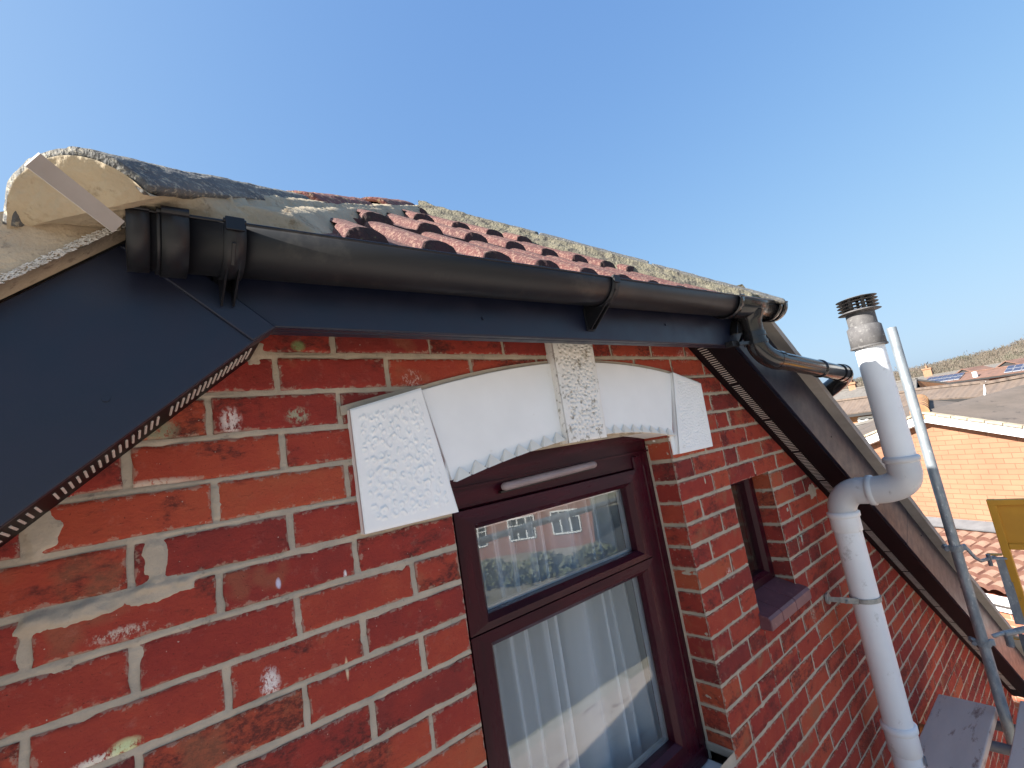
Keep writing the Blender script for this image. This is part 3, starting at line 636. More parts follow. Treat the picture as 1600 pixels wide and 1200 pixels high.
# verge boards of raw cement sheet above the bargeboards
def verge_front():
    # left: front face from lower edge up to a broken mortar line, thickness shown below
    def z0(x): return .283 + SL * (x) - .006
    xs = np.linspace(-.176, -2.6, 560); ts_ = np.linspace(0, 1, 30); X, T = np.meshgrid(xs, ts_, indexing='ij')
    hi = np.where(X > -.262, .152 + (X + .262) * .10, .152 + (X + .262) * .55) + fbm(X * 30, 0, 0, 41, 4) * .008
    hi = np.maximum(hi, z0(X) + .02); hi = np.where(X < -.5, np.minimum(hi, z0(X) + .12), hi)
    Z = z0(X) + T * (hi - z0(X)); Y = -.203 + .010 * T + fbm(X * 45, Z * 45, 0, 42, 4) * .0022 - .002 * np.exp(-((T) / .03) ** 2) * (fbm(X * 200, 0, 0, 43, 2))
    V = [np.stack([X, Y, Z], -1).reshape(-1, 3)]; F = [gridfaces(560, 30)]
    V2 = np.stack([xs, np.full(560, FY + .004), z0(xs)], -1); n0 = 560 * 30; a = np.arange(560) * 30; c = n0 + np.arange(560)
    F.append(np.stack([a[:-1], a[1:], c[1:], c[:-1]], 1))
    V3 = np.stack([xs, np.full(560, FY + .004), hi[:, 0] * 0 + (Z[:, -1])], -1); d = c + 560; e = a + 29
    F.append(np.stack([e[1:], e[:-1], d[:-1], d[1:]], 1))
    o = npmesh('verge_board', np.concatenate([V[0], V2, V3]), np.concatenate(F), M['verge'], house, label='raw buff cement verge board with frayed lower edge')
    # end face
    fr = MB(); rs = random.Random(5)
    e_ = MB(); e_.add([(-.176, -.203, z0(-.176)), (-.176, FY + .004, z0(-.176)), (-.176, FY + .004, .158), (-.176, -.194, .158)], [(0, 1, 2, 3)]); e_.build('board_end', M['verge'], o)
    for i in range(1500):                               # frayed fibres along the cut arris
        x = -.176 - rs.random() ** 1.1 * .35; z = z0(x) + rs.uniform(-.001, .011); y = -.2045
        L_ = rs.uniform(.0015, .006); a_ = rs.uniform(-.4, .9); th = rs.uniform(.0004, .0011)
        d_ = Vector((math.cos(a_), rs.uniform(-.5, -.05), math.sin(a_))) * L_
        fr.beam(Vector((x, y, z)) - d_ * .5, Vector((x, y, z)) + d_ * .5, th, (0, -.2, 1), th)
    fr.build('frayed_edge', M['fray'], o)
verge_front()
def verge_right():
    n = 700; xs = np.linspace(1.74, 5.42, n)
    zb = 1.253 - SR * xs + .272
    prof = []                                           # section: back bottom, front bottom, front top, mortar top, behind
    hi = .034 + .010 * fbm(xs * 6, 0, 0, 45, 3); mt_ = .062 + .012 * fbm(xs * 9, 0, 0, 46, 4)
    R = [np.stack([xs, np.full(n, FY + .002), zb], -1), np.stack([xs, np.full(n, -.212), zb], -1), np.stack([xs, -.214 + 0 * xs, zb + hi], -1),
         np.stack([xs, -.206 + fbm(xs * 30, 0, 0, 47, 3) * .005, zb + hi + .002], -1), np.stack([xs, -.196 + fbm(xs * 20, 0, 0, 48, 3) * .008, zb + mt_], -1), np.stack([xs, -.12 + 0 * xs, zb + mt_ + .008], -1)]
    V = np.stack(R, 1).reshape(-1, 3); F = gridfaces(n, 6); mi = (np.arange(len(F)) % 5 >= 2).astype(int)
    npmesh('verge_board', V, F, [M['trim'], M['bed_old']], house, mi, False, label='grey cement verge strip with mortar along the right slope')
verge_right()
# --- roof planes
rf = MB()
T0 = .128
def hipz(y): return T0 + .765 * (y + .215)
rf.add([(-3.7, -.18, .80 * -3.7 + .31), (-.30, -.18, .80 * -.30 + .31 - .03), (3.0, 3.2, hipz(.8)), (3, 6, hipz(.8)), (-3.7, 6, .8 * -3.7 + .31)][:0] or [(-3.7, -.18, -2.65), (-.30, -.18, .045), (.82, .78, .86), (.82, 6, .86), (-3.7, 6, -2.65)], [(0, 1, 2), (0, 2, 3, 4)])
rf.add([(5.42, -.15, 1.575 - SR * 5.42), (1.90, -.15, 1.56 - SR * 1.90), (.82, .78, .882), (.82, 6, .882), (5.42, 6, 1.575 - SR * 5.42)], [(2, 1, 0), (4, 3, 2, 0)])
rf.build('roof', M['tile_red'], house)
un_ = MB(); un_.add([(-.19, FY + .02, .12), (1.85, FY + .02, .12), (.82, .78, .85), (-.33, -.15, .01), (-.35, -.15, .09)], [(0, 1, 2), (3, 0, 2, 4)])
un_.box((-.19, -.14, .075), (.06, .04, .11)); un_.build('underlay_and_backing', M['dark'], house)  # box added as near-black backing, painting the dark of the gap beside the gutter
def tile_rows():
    V = []; F = []; MI = []; base = 0; G_ = .262
    for r in range(4):
        y0 = -.222 + G_ * r; xs = np.arange(.02, 1.9, .0042); us = np.array([0, .004, .02, .06, .12, .18, .24, .30])
        if r == 0: us = us
        X, U = np.meshgrid(xs, us, indexing='ij')
        wob = fbm(xs * 3.4, r, 0, 51, 2) * .007
        ti = np.floor((X + .02 * r) / .30); rr = _h(ti.astype(np.int64), np.full(ti.shape, r), np.zeros(ti.shape, np.int64), 9)   # each tile sits a little differently
        dxr = ((X - .013) / .15 + .5) % 1 - .5; roll = np.clip(1 - np.abs(dxr * .15 / .041) ** 3.2, 0, 1) ** .7
        side = np.clip(1 - np.abs(np.abs(dxr) * .15 - .034) / .006, 0, 1) * .002
        y = y0 + U + wob[:, None] * .6 + (rr - .5) * .008
        lift = .022 * (1 - U / G_) + (rr - .5) * .004
        Zp = T0 + .010 + .765 * (y0 + U + .215) + lift
        Z = Zp + roll * .027 + side + fbm(X * 80, U * 80, r, 52, 3) * .0012
        ky = fbm(X * 60, r, 0, 53, 3) * .003; y[:, :2] += ky[:, :2]; 
        V0 = np.stack([X, y, Z], -1); n, m_ = X.shape
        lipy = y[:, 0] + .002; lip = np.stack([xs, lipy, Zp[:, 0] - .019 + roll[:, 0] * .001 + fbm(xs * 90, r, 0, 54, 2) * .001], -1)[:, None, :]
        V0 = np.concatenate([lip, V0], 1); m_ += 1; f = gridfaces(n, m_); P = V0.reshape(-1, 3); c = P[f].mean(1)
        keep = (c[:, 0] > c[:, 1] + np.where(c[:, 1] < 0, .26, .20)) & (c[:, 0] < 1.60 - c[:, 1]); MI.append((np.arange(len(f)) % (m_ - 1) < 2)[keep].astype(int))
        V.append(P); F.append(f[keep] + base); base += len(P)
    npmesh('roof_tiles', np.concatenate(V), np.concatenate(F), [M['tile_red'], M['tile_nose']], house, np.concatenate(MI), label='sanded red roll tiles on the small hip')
tile_rows()
# hips: rounded tiles in mortar
def hip(sgn, x0, s0, s1, tiles, wn, bedm, seed, rtop, toph):
    """hip line from the eave corner: point(s) = (x0 + sgn*s, -.215 + s, T0 + .765 s)"""
    ax = Vector((sgn, 1, .765)).normalized(); nh = Vector((1, -sgn, 0)).normalized() * (1 if sgn > 0 else 1)
    if sgn < 0: nh = Vector((-1, -1, 0)).normalized()
    up = nh.cross(ax); up = up if up.z > 0 else -up
    axn, nn, uu = (np.array(q) for q in (ax, nh, up))
    def P(s): s = np.asarray(s)[..., None]; return np.array([x0, -.215, T0]) + s * np.array([sgn, 1, .765])
    ns = 380; S = np.linspace(s0, s1, ns); Q = np.linspace(-1, 1, 61)
    s, q = np.meshgrid(S, Q, indexing='ij')
    wa = np.interp(s, [p[0] for p in wn], [p[1] for p in wn]); d = q * wa; ad = np.abs(d)
    th_ = np.interp(s, [s0, s0 + .35, 9], toph); b0 = .002 if sgn > 0 else .012; top = b0 + np.sqrt(np.clip(1 - (ad / (rtop + .004)) ** 2, 0, 1)) * (th_ - b0)
    pl = -.54 * ad + .012
    out = np.clip((ad - rtop) / np.maximum(wa - rtop, .01), 0, 1)
    hgt = np.where(ad < rtop, top, (1 - out) * b0 + out * pl + .010 * np.sin(out * math.pi))
    V0 = P(s) + d[..., None] * nn + (hgt * 1.0)[..., None] * np.array([0, 0, 1.0])
    nz = fbm(V0[..., 0] * 26, V0[..., 1] * 26, V0[..., 2] * 26, seed, 5) * (.0045 if sgn > 0 else .009) + fbm(V0[..., 0] * 110, V0[..., 1] * 110, V0[..., 2] * 110, seed + 3, 3) * .0022
    V0 = V0 + nz[..., None] * uu
    if sgn > 0:
        yc = np.interp(S, [-.06, .05, .2], [-.285, -.222, -.222])[:, None] + fbm(V0[..., 0] * 30, V0[..., 2] * 30, 0, 66, 3) * .004
        V0[..., 1] = np.maximum(V0[..., 1], yc); V0[..., 2] = np.maximum(V0[..., 2], np.interp(S, [-.06, -.02, .05], [.040, .085, .122])[:, None] + fbm(V0[..., 0] * 25, 0, 0, 67, 3) * .006)
    else:
        V0[..., 1] = np.maximum(V0[..., 1], -.236 + fbm(V0[..., 0] * 30, V0[..., 2] * 30, 0, 66, 3) * .005); V0[..., 2] = np.maximum(V0[..., 2], .150 + fbm(V0[..., 0] * 25, V0[..., 1] * 25, 0, 67, 3) * .006); V0[..., 0] = np.minimum(V0[..., 0], 1.862)
    V = V0.reshape(-1, 3); F = gridfaces(ns, 61)
    # close the lower end with a bulging plug
    idx = np.arange(61); c0 = (V0[0, 0] + V0[0, -1]) / 2 - axn * .012; base = len(V); V = np.concatenate([V, c0[None]])
    ring2 = V0[0] * .6 + c0 * .4 - axn * (.012 + fbm(V0[0][:, 0] * 40, V0[0][:, 2] * 40, 0, 68, 2) * .004)[:, None]; V = np.concatenate([V, ring2]); b2 = base + 1
    F2 = np.stack([idx[:-1], idx[1:], b2 + idx[1:], b2 + idx[:-1]], 1); F3 = np.stack([b2 + idx[:-1], b2 + idx[1:], np.full(60, base), np.full(60, base)], 1)
    tri = [tuple(f[:3]) for f in F3]
    o = npmesh('hip_mortar', V, np.concatenate([F, F2, F3]), bedm, house)
    for (a, b_, r, r1, mt, th0, th1, lift, lift1) in tiles:
        nS = 90; A = np.radians(np.linspace(th0, th1, 64)); SS = np.linspace(a, b_, nS); s, t = np.meshgrid(SS, A, indexing='ij')
        ff = (s - a) / (b_ - a); rr = r + (r1 - r) * ff; lf = lift + (lift1 - lift) * ff
        out_ = []
        for shell in (0, .014):
            c = P(s) + uu * (lf - .02)[..., None]; ra = rr - shell
            nz = fbm(s * 24 + seed, t * 3.4, a, seed + 5, 4) * .003 + fbm(s * 90, t * 12, a, seed + 6, 3) * .0016
            pt_ = c + (np.sin(t) * (ra + nz))[..., None] * nn + (np.cos(t) * (ra + nz))[..., None] * uu
            out_.append(pt_.reshape(-1, 3))
        n_ = nS * 64; F = [gridfaces(nS, 64), gridfaces(nS, 64, n_)[:, ::-1]]; e = np.arange(64)
        F.append(np.stack([e[:-1], e[1:], n_ + e[1:], n_ + e[:-1]], 1)); e = e + (nS - 1) * 64; F.append(np.stack([e[1:], e[:-1], n_ + e[:-1], n_ + e[1:]], 1))
        e = np.arange(nS) * 64; F.append(np.stack([e[1:], e[:-1], n_ + e[:-1], n_ + e[1:]], 1)); e = e + 63; F.append(np.stack([e[:-1], e[1:], n_ + e[1:], n_ + e[:-1]], 1))
        npmesh('hip_tile', np.concatenate(out_), np.concatenate(F), mt, house)
hip(1, -.175, .0, .985, [(-.045, .292, .112, .084, M['hip_grey'], -64, 62, -.009, -.014), (.305, .56, .096, .092, M['hip_red'], -88, 68, -.020, -.024), (.66, .95, .097, .093, M['hip_red'], -88, 64, -.022, -.024)],
    [(-.06, .112), (0, .15), (.10, .20), (.22, .17), (.34, .13), (1, .125)], M['bed'], 61, .090, [.062, .026, .026])
hip(-1, 1.81, -.035, .93, [(-.026, .30, .098, .094, M['hip_grey'], -88, 50, -.003, -.003), (.31, .60, .098, .094, M['hip_grey'], -88, 48, -.003, -.003), (.61, .90, .098, .094, M['hip_grey'], -88, 46, -.008, -.016)],
    [(-.05, .13), (.1, .15), (1, .14)], M['bed_old'], 71, .096, [.064, .060, .055])

def corner():
    A = np.array([-.175, -.215, .128]); ax = np.array([1, 1, .765]); ax = ax / np.linalg.norm(ax); nn = np.array([1, -1, 0]) / 2 ** .5; uu = np.array([-.336, -.336, .88])
    def T(s, th, r): s = np.asarray(s, float)[..., None]; th = np.asarray(th)[..., None]; r = np.asarray(r, float); r = r[..., None] if r.ndim else r; return A + s * np.array([1, 1, .765]) + uu * (-.029) + nn * r * np.sin(th) + uu * r * np.cos(th)
    # plug: fills the mouth of the tile, bulging towards us
    th = np.radians(np.linspace(-66, 66, 90)); Q = T(np.full(90, -.043), th, .104); f = np.linspace(0, 1, 90)[:, None]
    L_, R__ = T(-.043, np.radians(-66), .104), T(-.043, np.radians(66), .104); base = L_ * (1 - f) + R__ * f
    t = np.linspace(0, 1, 50)[None, :, None]; G = base[:, None] * (1 - t) + Q[:, None] * t
    ff = f[:, None, 0]; tt = t[..., 0]; bul = .020 * tt + .006 * np.sin(np.pi * ff) * np.sqrt(np.clip(1 - tt, 0, 1)) - .012 + fbm(G[..., 0] * 26, G[..., 2] * 26, G[..., 1] * 26, 81, 5) * .0055 + fbm(G[..., 0] * 120, G[..., 2] * 120, 0, 82, 3) * .0012
    G = G - ax * bul[..., None]
    V = [G.reshape(-1, 3)]; F = [gridfaces(90, 50)]; n0 = 90 * 50
    # underside back to the verge board
    K = 24; e0 = G[:, 0]; ff1 = f[:, 0]; e1 = np.stack([np.clip(e0[:, 0] + .02, -.40, -.186), np.where(ff1 < .6, -.197, -.197 - (ff1 - .6) * .10), np.minimum(e0[:, 2] + .012, .150)], -1)
    u = np.linspace(0, 1, K)[None, :, None]; H = e0[:, None] * (1 - u) + e1[:, None] * u; H = H + (fbm(H[..., 0] * 35, H[..., 1] * 35, H[..., 2] * 35, 83, 4) * .007 * np.sin(np.pi * u[..., 0]))[..., None] * np.array([0, -.6, -.8])
    V.append(H.reshape(-1, 3)); F.append(gridfaces(90, K) + n0); n1 = n0 + 90 * K
    # flank: from the lower edge of the tile down to the tiles and over the end of the gutter
    S = np.linspace(-.041, .10, 80); e0 = T(S, np.full(80, np.radians(58)), .104 - (S + .045) * .08)
    e1 = np.stack([np.maximum(e0[:, 0] + .005, -.178) , np.full(80, -.226) + (S > .03) * (S - .03) * .05, np.full(80, .1195)], -1); e1[:, 0] = np.interp(S, [-.041, .10], [-.172, .02])
    u = np.linspace(0, 1, 40)[None, :, None]; H = e0[:, None] * (1 - u) + e1[:, None] * u
    H = H + ((fbm(H[..., 0] * 30, H[..., 1] * 30, H[..., 2] * 30, 84, 5) * .008 + .006) * np.sin(np.pi * np.clip(u[..., 0] + .1, 0, 1)))[..., None] * np.array([.3, -.8, .2])
    V.append(H.reshape(-1, 3)); F.append(gridfaces(80, 40) + n1)
    npmesh('hip_mortar', np.concatenate(V), np.concatenate(F), M['bed'], house, label='buff mortar filling the open end of the left hip tile')
corner()
# loose strip of cement board standing at the verge
st = MB(); a = Vector((-.2555, -.356, .109)); c = Vector((-.1895, -.288, .082)); st.beam(a, c, .004, (.6, -.25, .70), .019)
tag(st.build('board_strip', M['trim']), 'thin grey cement strip leaning across the mortared end of the left hip tile', 'strip')

# ------------------------------------------------------------------ gutter
GA, GY, GZB = .0545, -.2205, .1195
def gz(x): return GZB + .0213 * x                     # the gutter runs very slightly out of level
gut = thing('gutter', 'long black half round plastic gutter running under the red roof tiles', 'gutter', (.85, GY, GZB - .06))
def trough(name, x0, x1, r, m_, parent, a0=180, a1=360, th=.0025, lip=.0026, nx=2, ends=False, label=None):
    q = MB(); A = np.radians(np.linspace(a0, a1, 40)); vs = []; xs = np.linspace(x0, x1, nx)
    for x in xs:
        for rr in (r, r - th):
            for a in A: vs.append((x, GY + math.cos(a) * rr, gz(x) + math.sin(a) * rr))
    n = len(A); fs = []
    for i in range(len(xs) - 1):
        b0, b1 = i * 2 * n, (i + 1) * 2 * n
        for k in range(n - 1):
            fs.append((b0 + k, b0 + k + 1, b1 + k + 1, b1 + k)); fs.append((b0 + n + k + 1, b0 + n + k, b1 + n + k, b1 + n + k + 1))
        fs.append((b0, b1, b1 + n, b0 + n)); fs.append((b0 + n - 1, b0 + 2 * n - 1, b1 + 2 * n - 1, b1 + n - 1))
    for b_ in (0, (len(xs) - 1) * 2 * n):
        for k in range(n - 1): fs.append((b_ + k, b_ + n + k, b_ + n + k + 1, b_ + k + 1))
    q.add(vs, fs, 0, True)
    for s_ in (-1, 1):                                  # rolled lip
        q.tube([(x0, GY + s_ * (r - .001), gz(x0) + .001), (x1, GY + s_ * (r - .001), gz(x1) + .001)], lip, 10)
    return q.build(name, m_, parent, label)
trough('channel', -.172, 1.50, GA, M['gutter'], gut, label='dusty black half round gutter length')
un1 = trough('stop_end', -.182, -.158, GA + .003, M['gutter'], gut)
q = MB(); q.prism([(0, 0)] * 0 or [(-.1825, 0)], 0, 0) if 0 else None
cap = MB(); A = [math.radians(a) for a in np.linspace(180, 360, 30)]
vs = [(x, GY + math.cos(a) * (GA + .001), gz(x) + math.sin(a) * (GA + .001)) for x in (-.182, -.178) for a in A]; n = 30
cap.add(vs, [tuple(range(n)), tuple(range(2 * n - 1, n - 1, -1))] + [(k, k + 1, n + k + 1, n + k) for k in range(n - 1)] + [(n - 1, 0, n, 2 * n - 1)]); cap.build('end_plate', M['gutter'], un1)
trough('union_clip', -.146, -.116, GA + .007, M['gutter'], gut, th=.006, lip=.006, label='union clip round the left end of the gutter')
trough('union_rim', -.151, -.146, GA + .0045, M['gutter'], gut, th=.004, lip=.004)
def bracket(x, tall):
    br = trough('bracket', x - .014, x + .014, GA + .0045, M['gutter'], gut, th=.0035, lip=.0036)
    a = MB(); yb = FY - .001; GZ0 = gz(x)
    for dx in (-.0095, .0065):                            # gusset cheeks under the gutter back to the fascia
        pts = [(yb, GZ0 - .03), (yb, .034), (yb - .010, .030), (GY - .022, GZ0 - GA - .001), (GY - .012, GZ0 - GA + .004), (GY + .03, GZ0 - .05)]
        vs = [(x + dx, p[0], p[1]) for p in pts] + [(x + dx + .003, p[0], p[1]) for p in pts]; n = len(pts)
        a.add(vs, [tuple(range(n)), tuple(range(2 * n - 1, n - 1, -1))] + [(k, (k + 1) % n, n + (k + 1) % n, n + k) for k in range(n)])
    a.box((x, yb - .0015, .060), (.032, .004, .062)); a.build('bracket_arm', M['gutter'], br, bevel=.0008)
    c = MB(); c.box((x, GY - GA - .006, GZ0 - .004), (.024, .004, .02)); c.build('clip_tab', M['gutter'], br, bevel=.001); c = MB(); c.box((x - .002, GY - GA * .72 - .003, GZ0 - GA * .72 - .002), (.005, .004, .034), Matrix.Rotation(R_(45), 3, 'X')); c.build('clip_tab', M['gutter'], br, bevel=.001)
bracket(-.062, 1); bracket(.792, 1)
# running outlet with its clips and stop end at the far right
ol = trough('running_outlet', 1.49, 1.885, GA + .003, M['gutter_new'], gut, label='glossy black running outlet at the right end of the gutter')
trough('outlet_rim', 1.478, 1.505, GA + .009, M['gutter_new'], ol, th=.007, lip=.004); trough('outlet_rim', 1.812, 1.834, GA + .009, M['gutter_new'], ol, th=.007, lip=.004); trough('outlet_rim', 1.858, 1.890, GA + .008, M['gutter_new'], ol, th=.006, lip=.0035)
cap = MB(); vs = [(x, GY + math.cos(a) * (GA + .004), gz(x) + math.sin(a) * (GA + .004)) for x in (1.885, 1.890) for a in A]; n = 30
cap.add(vs, [tuple(range(n)), tuple(range(2 * n - 1, n - 1, -1))] + [(k, k + 1, n + k + 1, n + k) for k in range(n - 1)] + [(n - 1, 0, n, 2 * n - 1)]); cap.build('end_plate', M['gutter_new'], ol)
sp_ = MB(); OX = 1.66; GZ0 = gz(OX)
sp_.tube([(OX, GY, GZ0 - GA + .016), (OX, GY, GZ0 - GA - .004), (OX, GY, GZ0 - GA - .02), (OX, GY, GZ0 - GA - .072)], [.054, .044, .037, .036], 32); sp_.build('spigot', M['gutter_new'], ol)

# rainwater pipe leaving the outlet
dp = thing('downpipe', 'glossy black round rainwater pipe bending away from the gutter outlet', 'downpipe', (OX, GY, -.08))
def bend(p0, d0, p1, d1, n=9):                          # quarter-ish bend between two lines as a Bezier
    p0, p1, d0, d1 = Vector(p0), Vector(p1), Vector(d0).normalized(), Vector(d1).normalized(); L_ = (p1 - p0).length * .38; out = []
    for i in range(n + 1):
        t = i / n; out.append((1 - t) ** 3 * p0 + 3 * (1 - t) ** 2 * t * (p0 + d0 * L_) + 3 * (1 - t) * t * t * (p1 - d1 * L_) + t ** 3 * p1)
    return out
run = Vector((2.30 - 1.72, -.290 + .235, -.150 + .068)).normalized()
el0 = (OX, GY, .008); el1 = Vector((1.745, -.238, -.068))
q = MB(); q.tube([(OX, GY, .040), (OX, GY, .022)], .0405, 32); q.tube([(OX, GY, .022), (OX, GY, .012)], .038, 32); q.tube(bend((OX, GY, .014), (0, 0, -1), el1, run, 12), .0375, 32); q.tube([el1, el1 + run * .03], .0385, 32); q.build('elbow', M['gutter_new'], dp)
pe = el1 + run * .56
q = MB(); q.tube([el1, pe], .034, 32); q.build('pipe', M['gutter_new'], dp)
q = MB(); m1 = el1 + run * .34; q.tube([m1 - run * .0, m1 + run * .004, m1 + run * .012, m1 + run * .018], [.0345, .0385, .0385, .0345], 32); q.build('joint_ring', M['gutter_new'], dp)
q = MB(); e2 = pe + run * .06 + Vector((.03, .115, -.055)); 
q.tube([pe - run * .045, pe - run * .005], .0385, 32); q.tube([pe - run * .012, pe - run * .002], .041, 32); q.tube(bend(pe - run * .01, run, e2, (.25, .9, -.42), 12), .037, 32); q.build('elbow', M['gutter_new'], dp)
q = MB(); q.tube([e2, e2 + Vector((.25, .9, -.42)).normalized() * .11], .034, 32); q.build('pipe', M['gutter_new'], dp)
q = MB(); q.tube([(OX, GY, .006), (OX, GY, -.006)], .0425, 32); q.box((OX - .055, GY + .012, .002), (.075, .010, .013), Matrix.Rotation(R_(-18), 3, 'Z')); q.box((OX - .105, FY - .014, .004), (.045, .03, .022)); q.build('pipe_clip', M['gutter_new'], dp, bevel=.001)
q = MB(); q.prism([(OX - .075, .045), (OX - .02, .05), (OX - .04, .10), (OX - .06, .075)], FY - .03, FY - .001); q.build('clip_plate', M['gutter_new'], dp, bevel=.002)

# ------------------------------------------------------------------ soil vent pipe
PX, PY, UY = 2.352, -.131, -.398; PR = .055
sv = thing('soil_vent_pipe', 'tall white soil pipe with grey cowl stepping out round the roof edge', 'pipe', (PX, PY, -3.4))
q = MB(); q.tube([(PX, PY, -4.6), (PX, PY, -.80)], PR, 48); q.build('lower_pipe', M['pvc'], sv)
q = MB(); q.tube([(PX, UY, -.60), (PX, UY, -.01)], PR, 48); q.build('upper_pipe', M['pvc'], sv)
def collar(x, y, z0, z1, r, m_, name, par=sv):
    q = MB(); q.tube([(x, y, z0), (x, y, z0 + .003), (x, y, z1 - .022), (x, y, z1 - .019), (x, y, z1 - .017), (x, y, z1 - .003), (x, y, z1)], [r - .003, r, r, r + .002, r + .0055, r + .0055, r + .001], 48); return q.build(name, m_, par)
zl = -.735
q = MB(); q.tube([(PX, PY, zl - .115), (PX, PY, zl - .112), (PX, PY, zl - .05)], [PR + .002, PR + .005, PR + .005], 48); q.tube([(PX, PY, zl - .052), (PX, PY, zl - .048), (PX, PY, zl - .030), (PX, PY, zl - .026)], [PR + .005, PR + .0105, PR + .0105, PR + .003], 48)
q.build('lower_socket', M['pvc'], sv)
zm = -.672
q = MB(); q.tube(bend((PX, PY, zl - .03), (0, 0, 1), (PX, PY - .085, zm), (0, -1, 0), 14), PR + .002, 48); q.tube([(PX, PY - .080, zm), (PX, PY - .125, zm)], PR + .0035, 48); q.build('lower_bend', M['pvc_grey'], sv)
q = MB(); q.tube([(PX, PY - .120, zm), (PX, PY - .124, zm), (PX, PY - .142, zm), (PX, PY - .146, zm)], [PR + .004, PR + .0105, PR + .0105, PR + .004], 48); q.tube(bend((PX, PY - .140, zm), (0, -1, 0), (PX, UY, -.600), (0, 0, 1), 14), PR + .004, 48)
q.tube([(PX, UY, -.605), (PX, UY, -.555)], PR + .0045, 48); q.tube([(PX, UY, -.560), (PX, UY, -.555), (PX, UY, -.538), (PX, UY, -.533)], [PR + .0045, PR + .0105, PR + .0105, PR + .003], 48); q.build('upper_bend', M['pvc_grey'], sv)
q = MB(); q.tube([(PX, PY, -1.78), (PX, PY, -1.777), (PX, PY, -1.69)], [PR + .001, PR + .005, PR + .005], 48); q.tube([(PX, PY, -1.695), (PX, PY, -1.69), (PX, PY, -1.668), (PX, PY, -1.663)], [PR + .005, PR + .0105, PR + .0105, PR + .002], 48); q.build('lower_coupling', M['pvc'], sv)
q = MB(); q.tube([(PX + .01, PY - .058, -1.80), (PX + .012, PY - .064, -1.80)], .018, 24); q.build('badge', M['galv_dark'], sv)
ck = MB(); ck.tube([(PX, UY, -.052), (PX, UY, -.050), (PX, UY, .036), (PX, UY, .044)], [PR + .008, PR + .011, PR + .009, PR + .001], 48); ck.tube([(PX, UY, -.054), (PX, UY, -.047)], PR + .014, 48); ck.tube([(PX, UY, .040), (PX, UY, .110)], PR - .001, 48)
cw = ck.build('cowl', M['cowl'], sv, label='weathered grey vent cowl with stacked louvre rings')
z = .112
q = MB(); q.tube([(PX, UY, z - .010), (PX, UY, z - .005), (PX, UY, z + .006)], [PR + .001, PR + .026, PR + .002], 48); q.build('base_flange', M['cowl'], cw)
for i in range(4):
    z = .126 + i * .0145; q = MB(); tk = .0035 if i < 3 else .006
    q.tube([(PX, UY, z - tk / 2), (PX, UY, z - tk / 4), (PX, UY, z + tk / 2)], [PR - .012 if i < 3 else PR + .0, PR + .022, PR + .004], 48, caps=i == 3)
    if i == 3: q.tube([(PX, UY, z), (PX, UY, z + .006)], [PR + .012, PR - .02], 48)
    q.build('louvre_ring', M['cowl'], cw)
q = MB()
for k in range(7):
    a = 2 * math.pi * k / 7 + .2; q.box((PX + math.cos(a) * (PR - .004), UY + math.sin(a) * (PR - .004), .143), (.010, .012, .062), Matrix.Rotation(a, 3, 'Z'))
q.build('cowl_ribs', M['cowl'], cw)
# metal band clip
q = MB(); zc = -1.145
ring = [(PX + math.cos(a) * (PR + .003), PY + math.sin(a) * (PR + .003), zc) for a in np.linspace(-math.pi, math.pi, 40)]
for i in range(39): q.beam(ring[i], ring[i + 1], .004, (0, 0, 1), .020)
q.beam((PX - .058, PY + .01, zc), (PX - .075, PY + .075, zc + .004), .004, (0, 0, 1), .026); q.beam((PX - .075, PY + .075, zc + .004), (PX - .080, -.012, zc + .004), .004, (0, 0, 1), .022)
q.tube([(PX - .080, -.004, zc + .006), (PX - .080, -.012, zc + .006)], .024, 20); q.tube([(PX - .090, PY + .05, zc), (PX - .055, PY + .05, zc)], .0055, 10)
q.build('pipe_clip', M['steel_band'], sv, bevel=.0008)

# ------------------------------------------------------------------ scaffold
SX, SY = 3.235, -.322
pole = thing('scaffold_pole', 'upright galvanised scaffold tube standing between the boards beside the roof edge', 'scaffold pole', (SX, SY, -2.6))
q = MB(); A = 28; r0 = .02415
q.tube([(SX - .006, SY, -2.6), (SX, SY, .100)], r0, A, caps=False); q.tube([(SX, SY, -.06), (SX, SY, .100)], r0 - .004, A, caps=False)
t0 = len(q.v); q.v += [(SX + math.cos(2 * math.pi * k / A) * rr, SY + math.sin(2 * math.pi * k / A) * rr, .100) for rr in (r0, r0 - .004) for k in range(A)]
for k in range(A): q.f.append([t0 + k, t0 + (k + 1) % A, t0 + A + (k + 1) % A, t0 + A + k]); q.m.append(0); q.sm.append(False)
q.build('tube', M['galv'], pole)
def coupler(parent, x, y, z, ang):
    """swivel half coupler: band, hinge, T-bolt with nut"""
    q = MB(); Rm = Matrix.Rotation(ang, 3, 'Z')
    def T(p): return Rm @ Vector(p) + Vector((x, y, z))
    ring = [T((math.cos(a) * .0275, math.sin(a) * .0275, 0)) for a in np.linspace(-math.pi, math.pi, 32)]
    for i in range(31): q.beam(ring[i], ring[i + 1], .005, (0, 0, 1), .034 if 8 < i < 24 else .026)
    for dz in (0,): q.beam(T((-.006, -.028, dz)), T((-.006, -.046, dz)), .022, (0, 0, 1), .030); q.beam(T((-.006, .028, dz)), T((-.006, .046, dz)), .02, (0, 0, 1), .028)
    q.build('coupler', M['galv'], parent, bevel=.002)
    b_ = MB(); b_.tube([T((-.052, -.040, 0)), T((.018, -.040, 0))], .0055, 12); b_.tube([T((-.046, -.040, 0)), T((-.036, -.040, 0))], .0115, 6); b_.tube([T((.012, -.040, 0)), T((.022, -.040, 0))], .012, 6); b_.tube([T((-.034, -.040, 0)), T((-.031, -.040, 0))], .014, 16)
    b_.build('coupler_bolt', M['galv_dark'], parent)
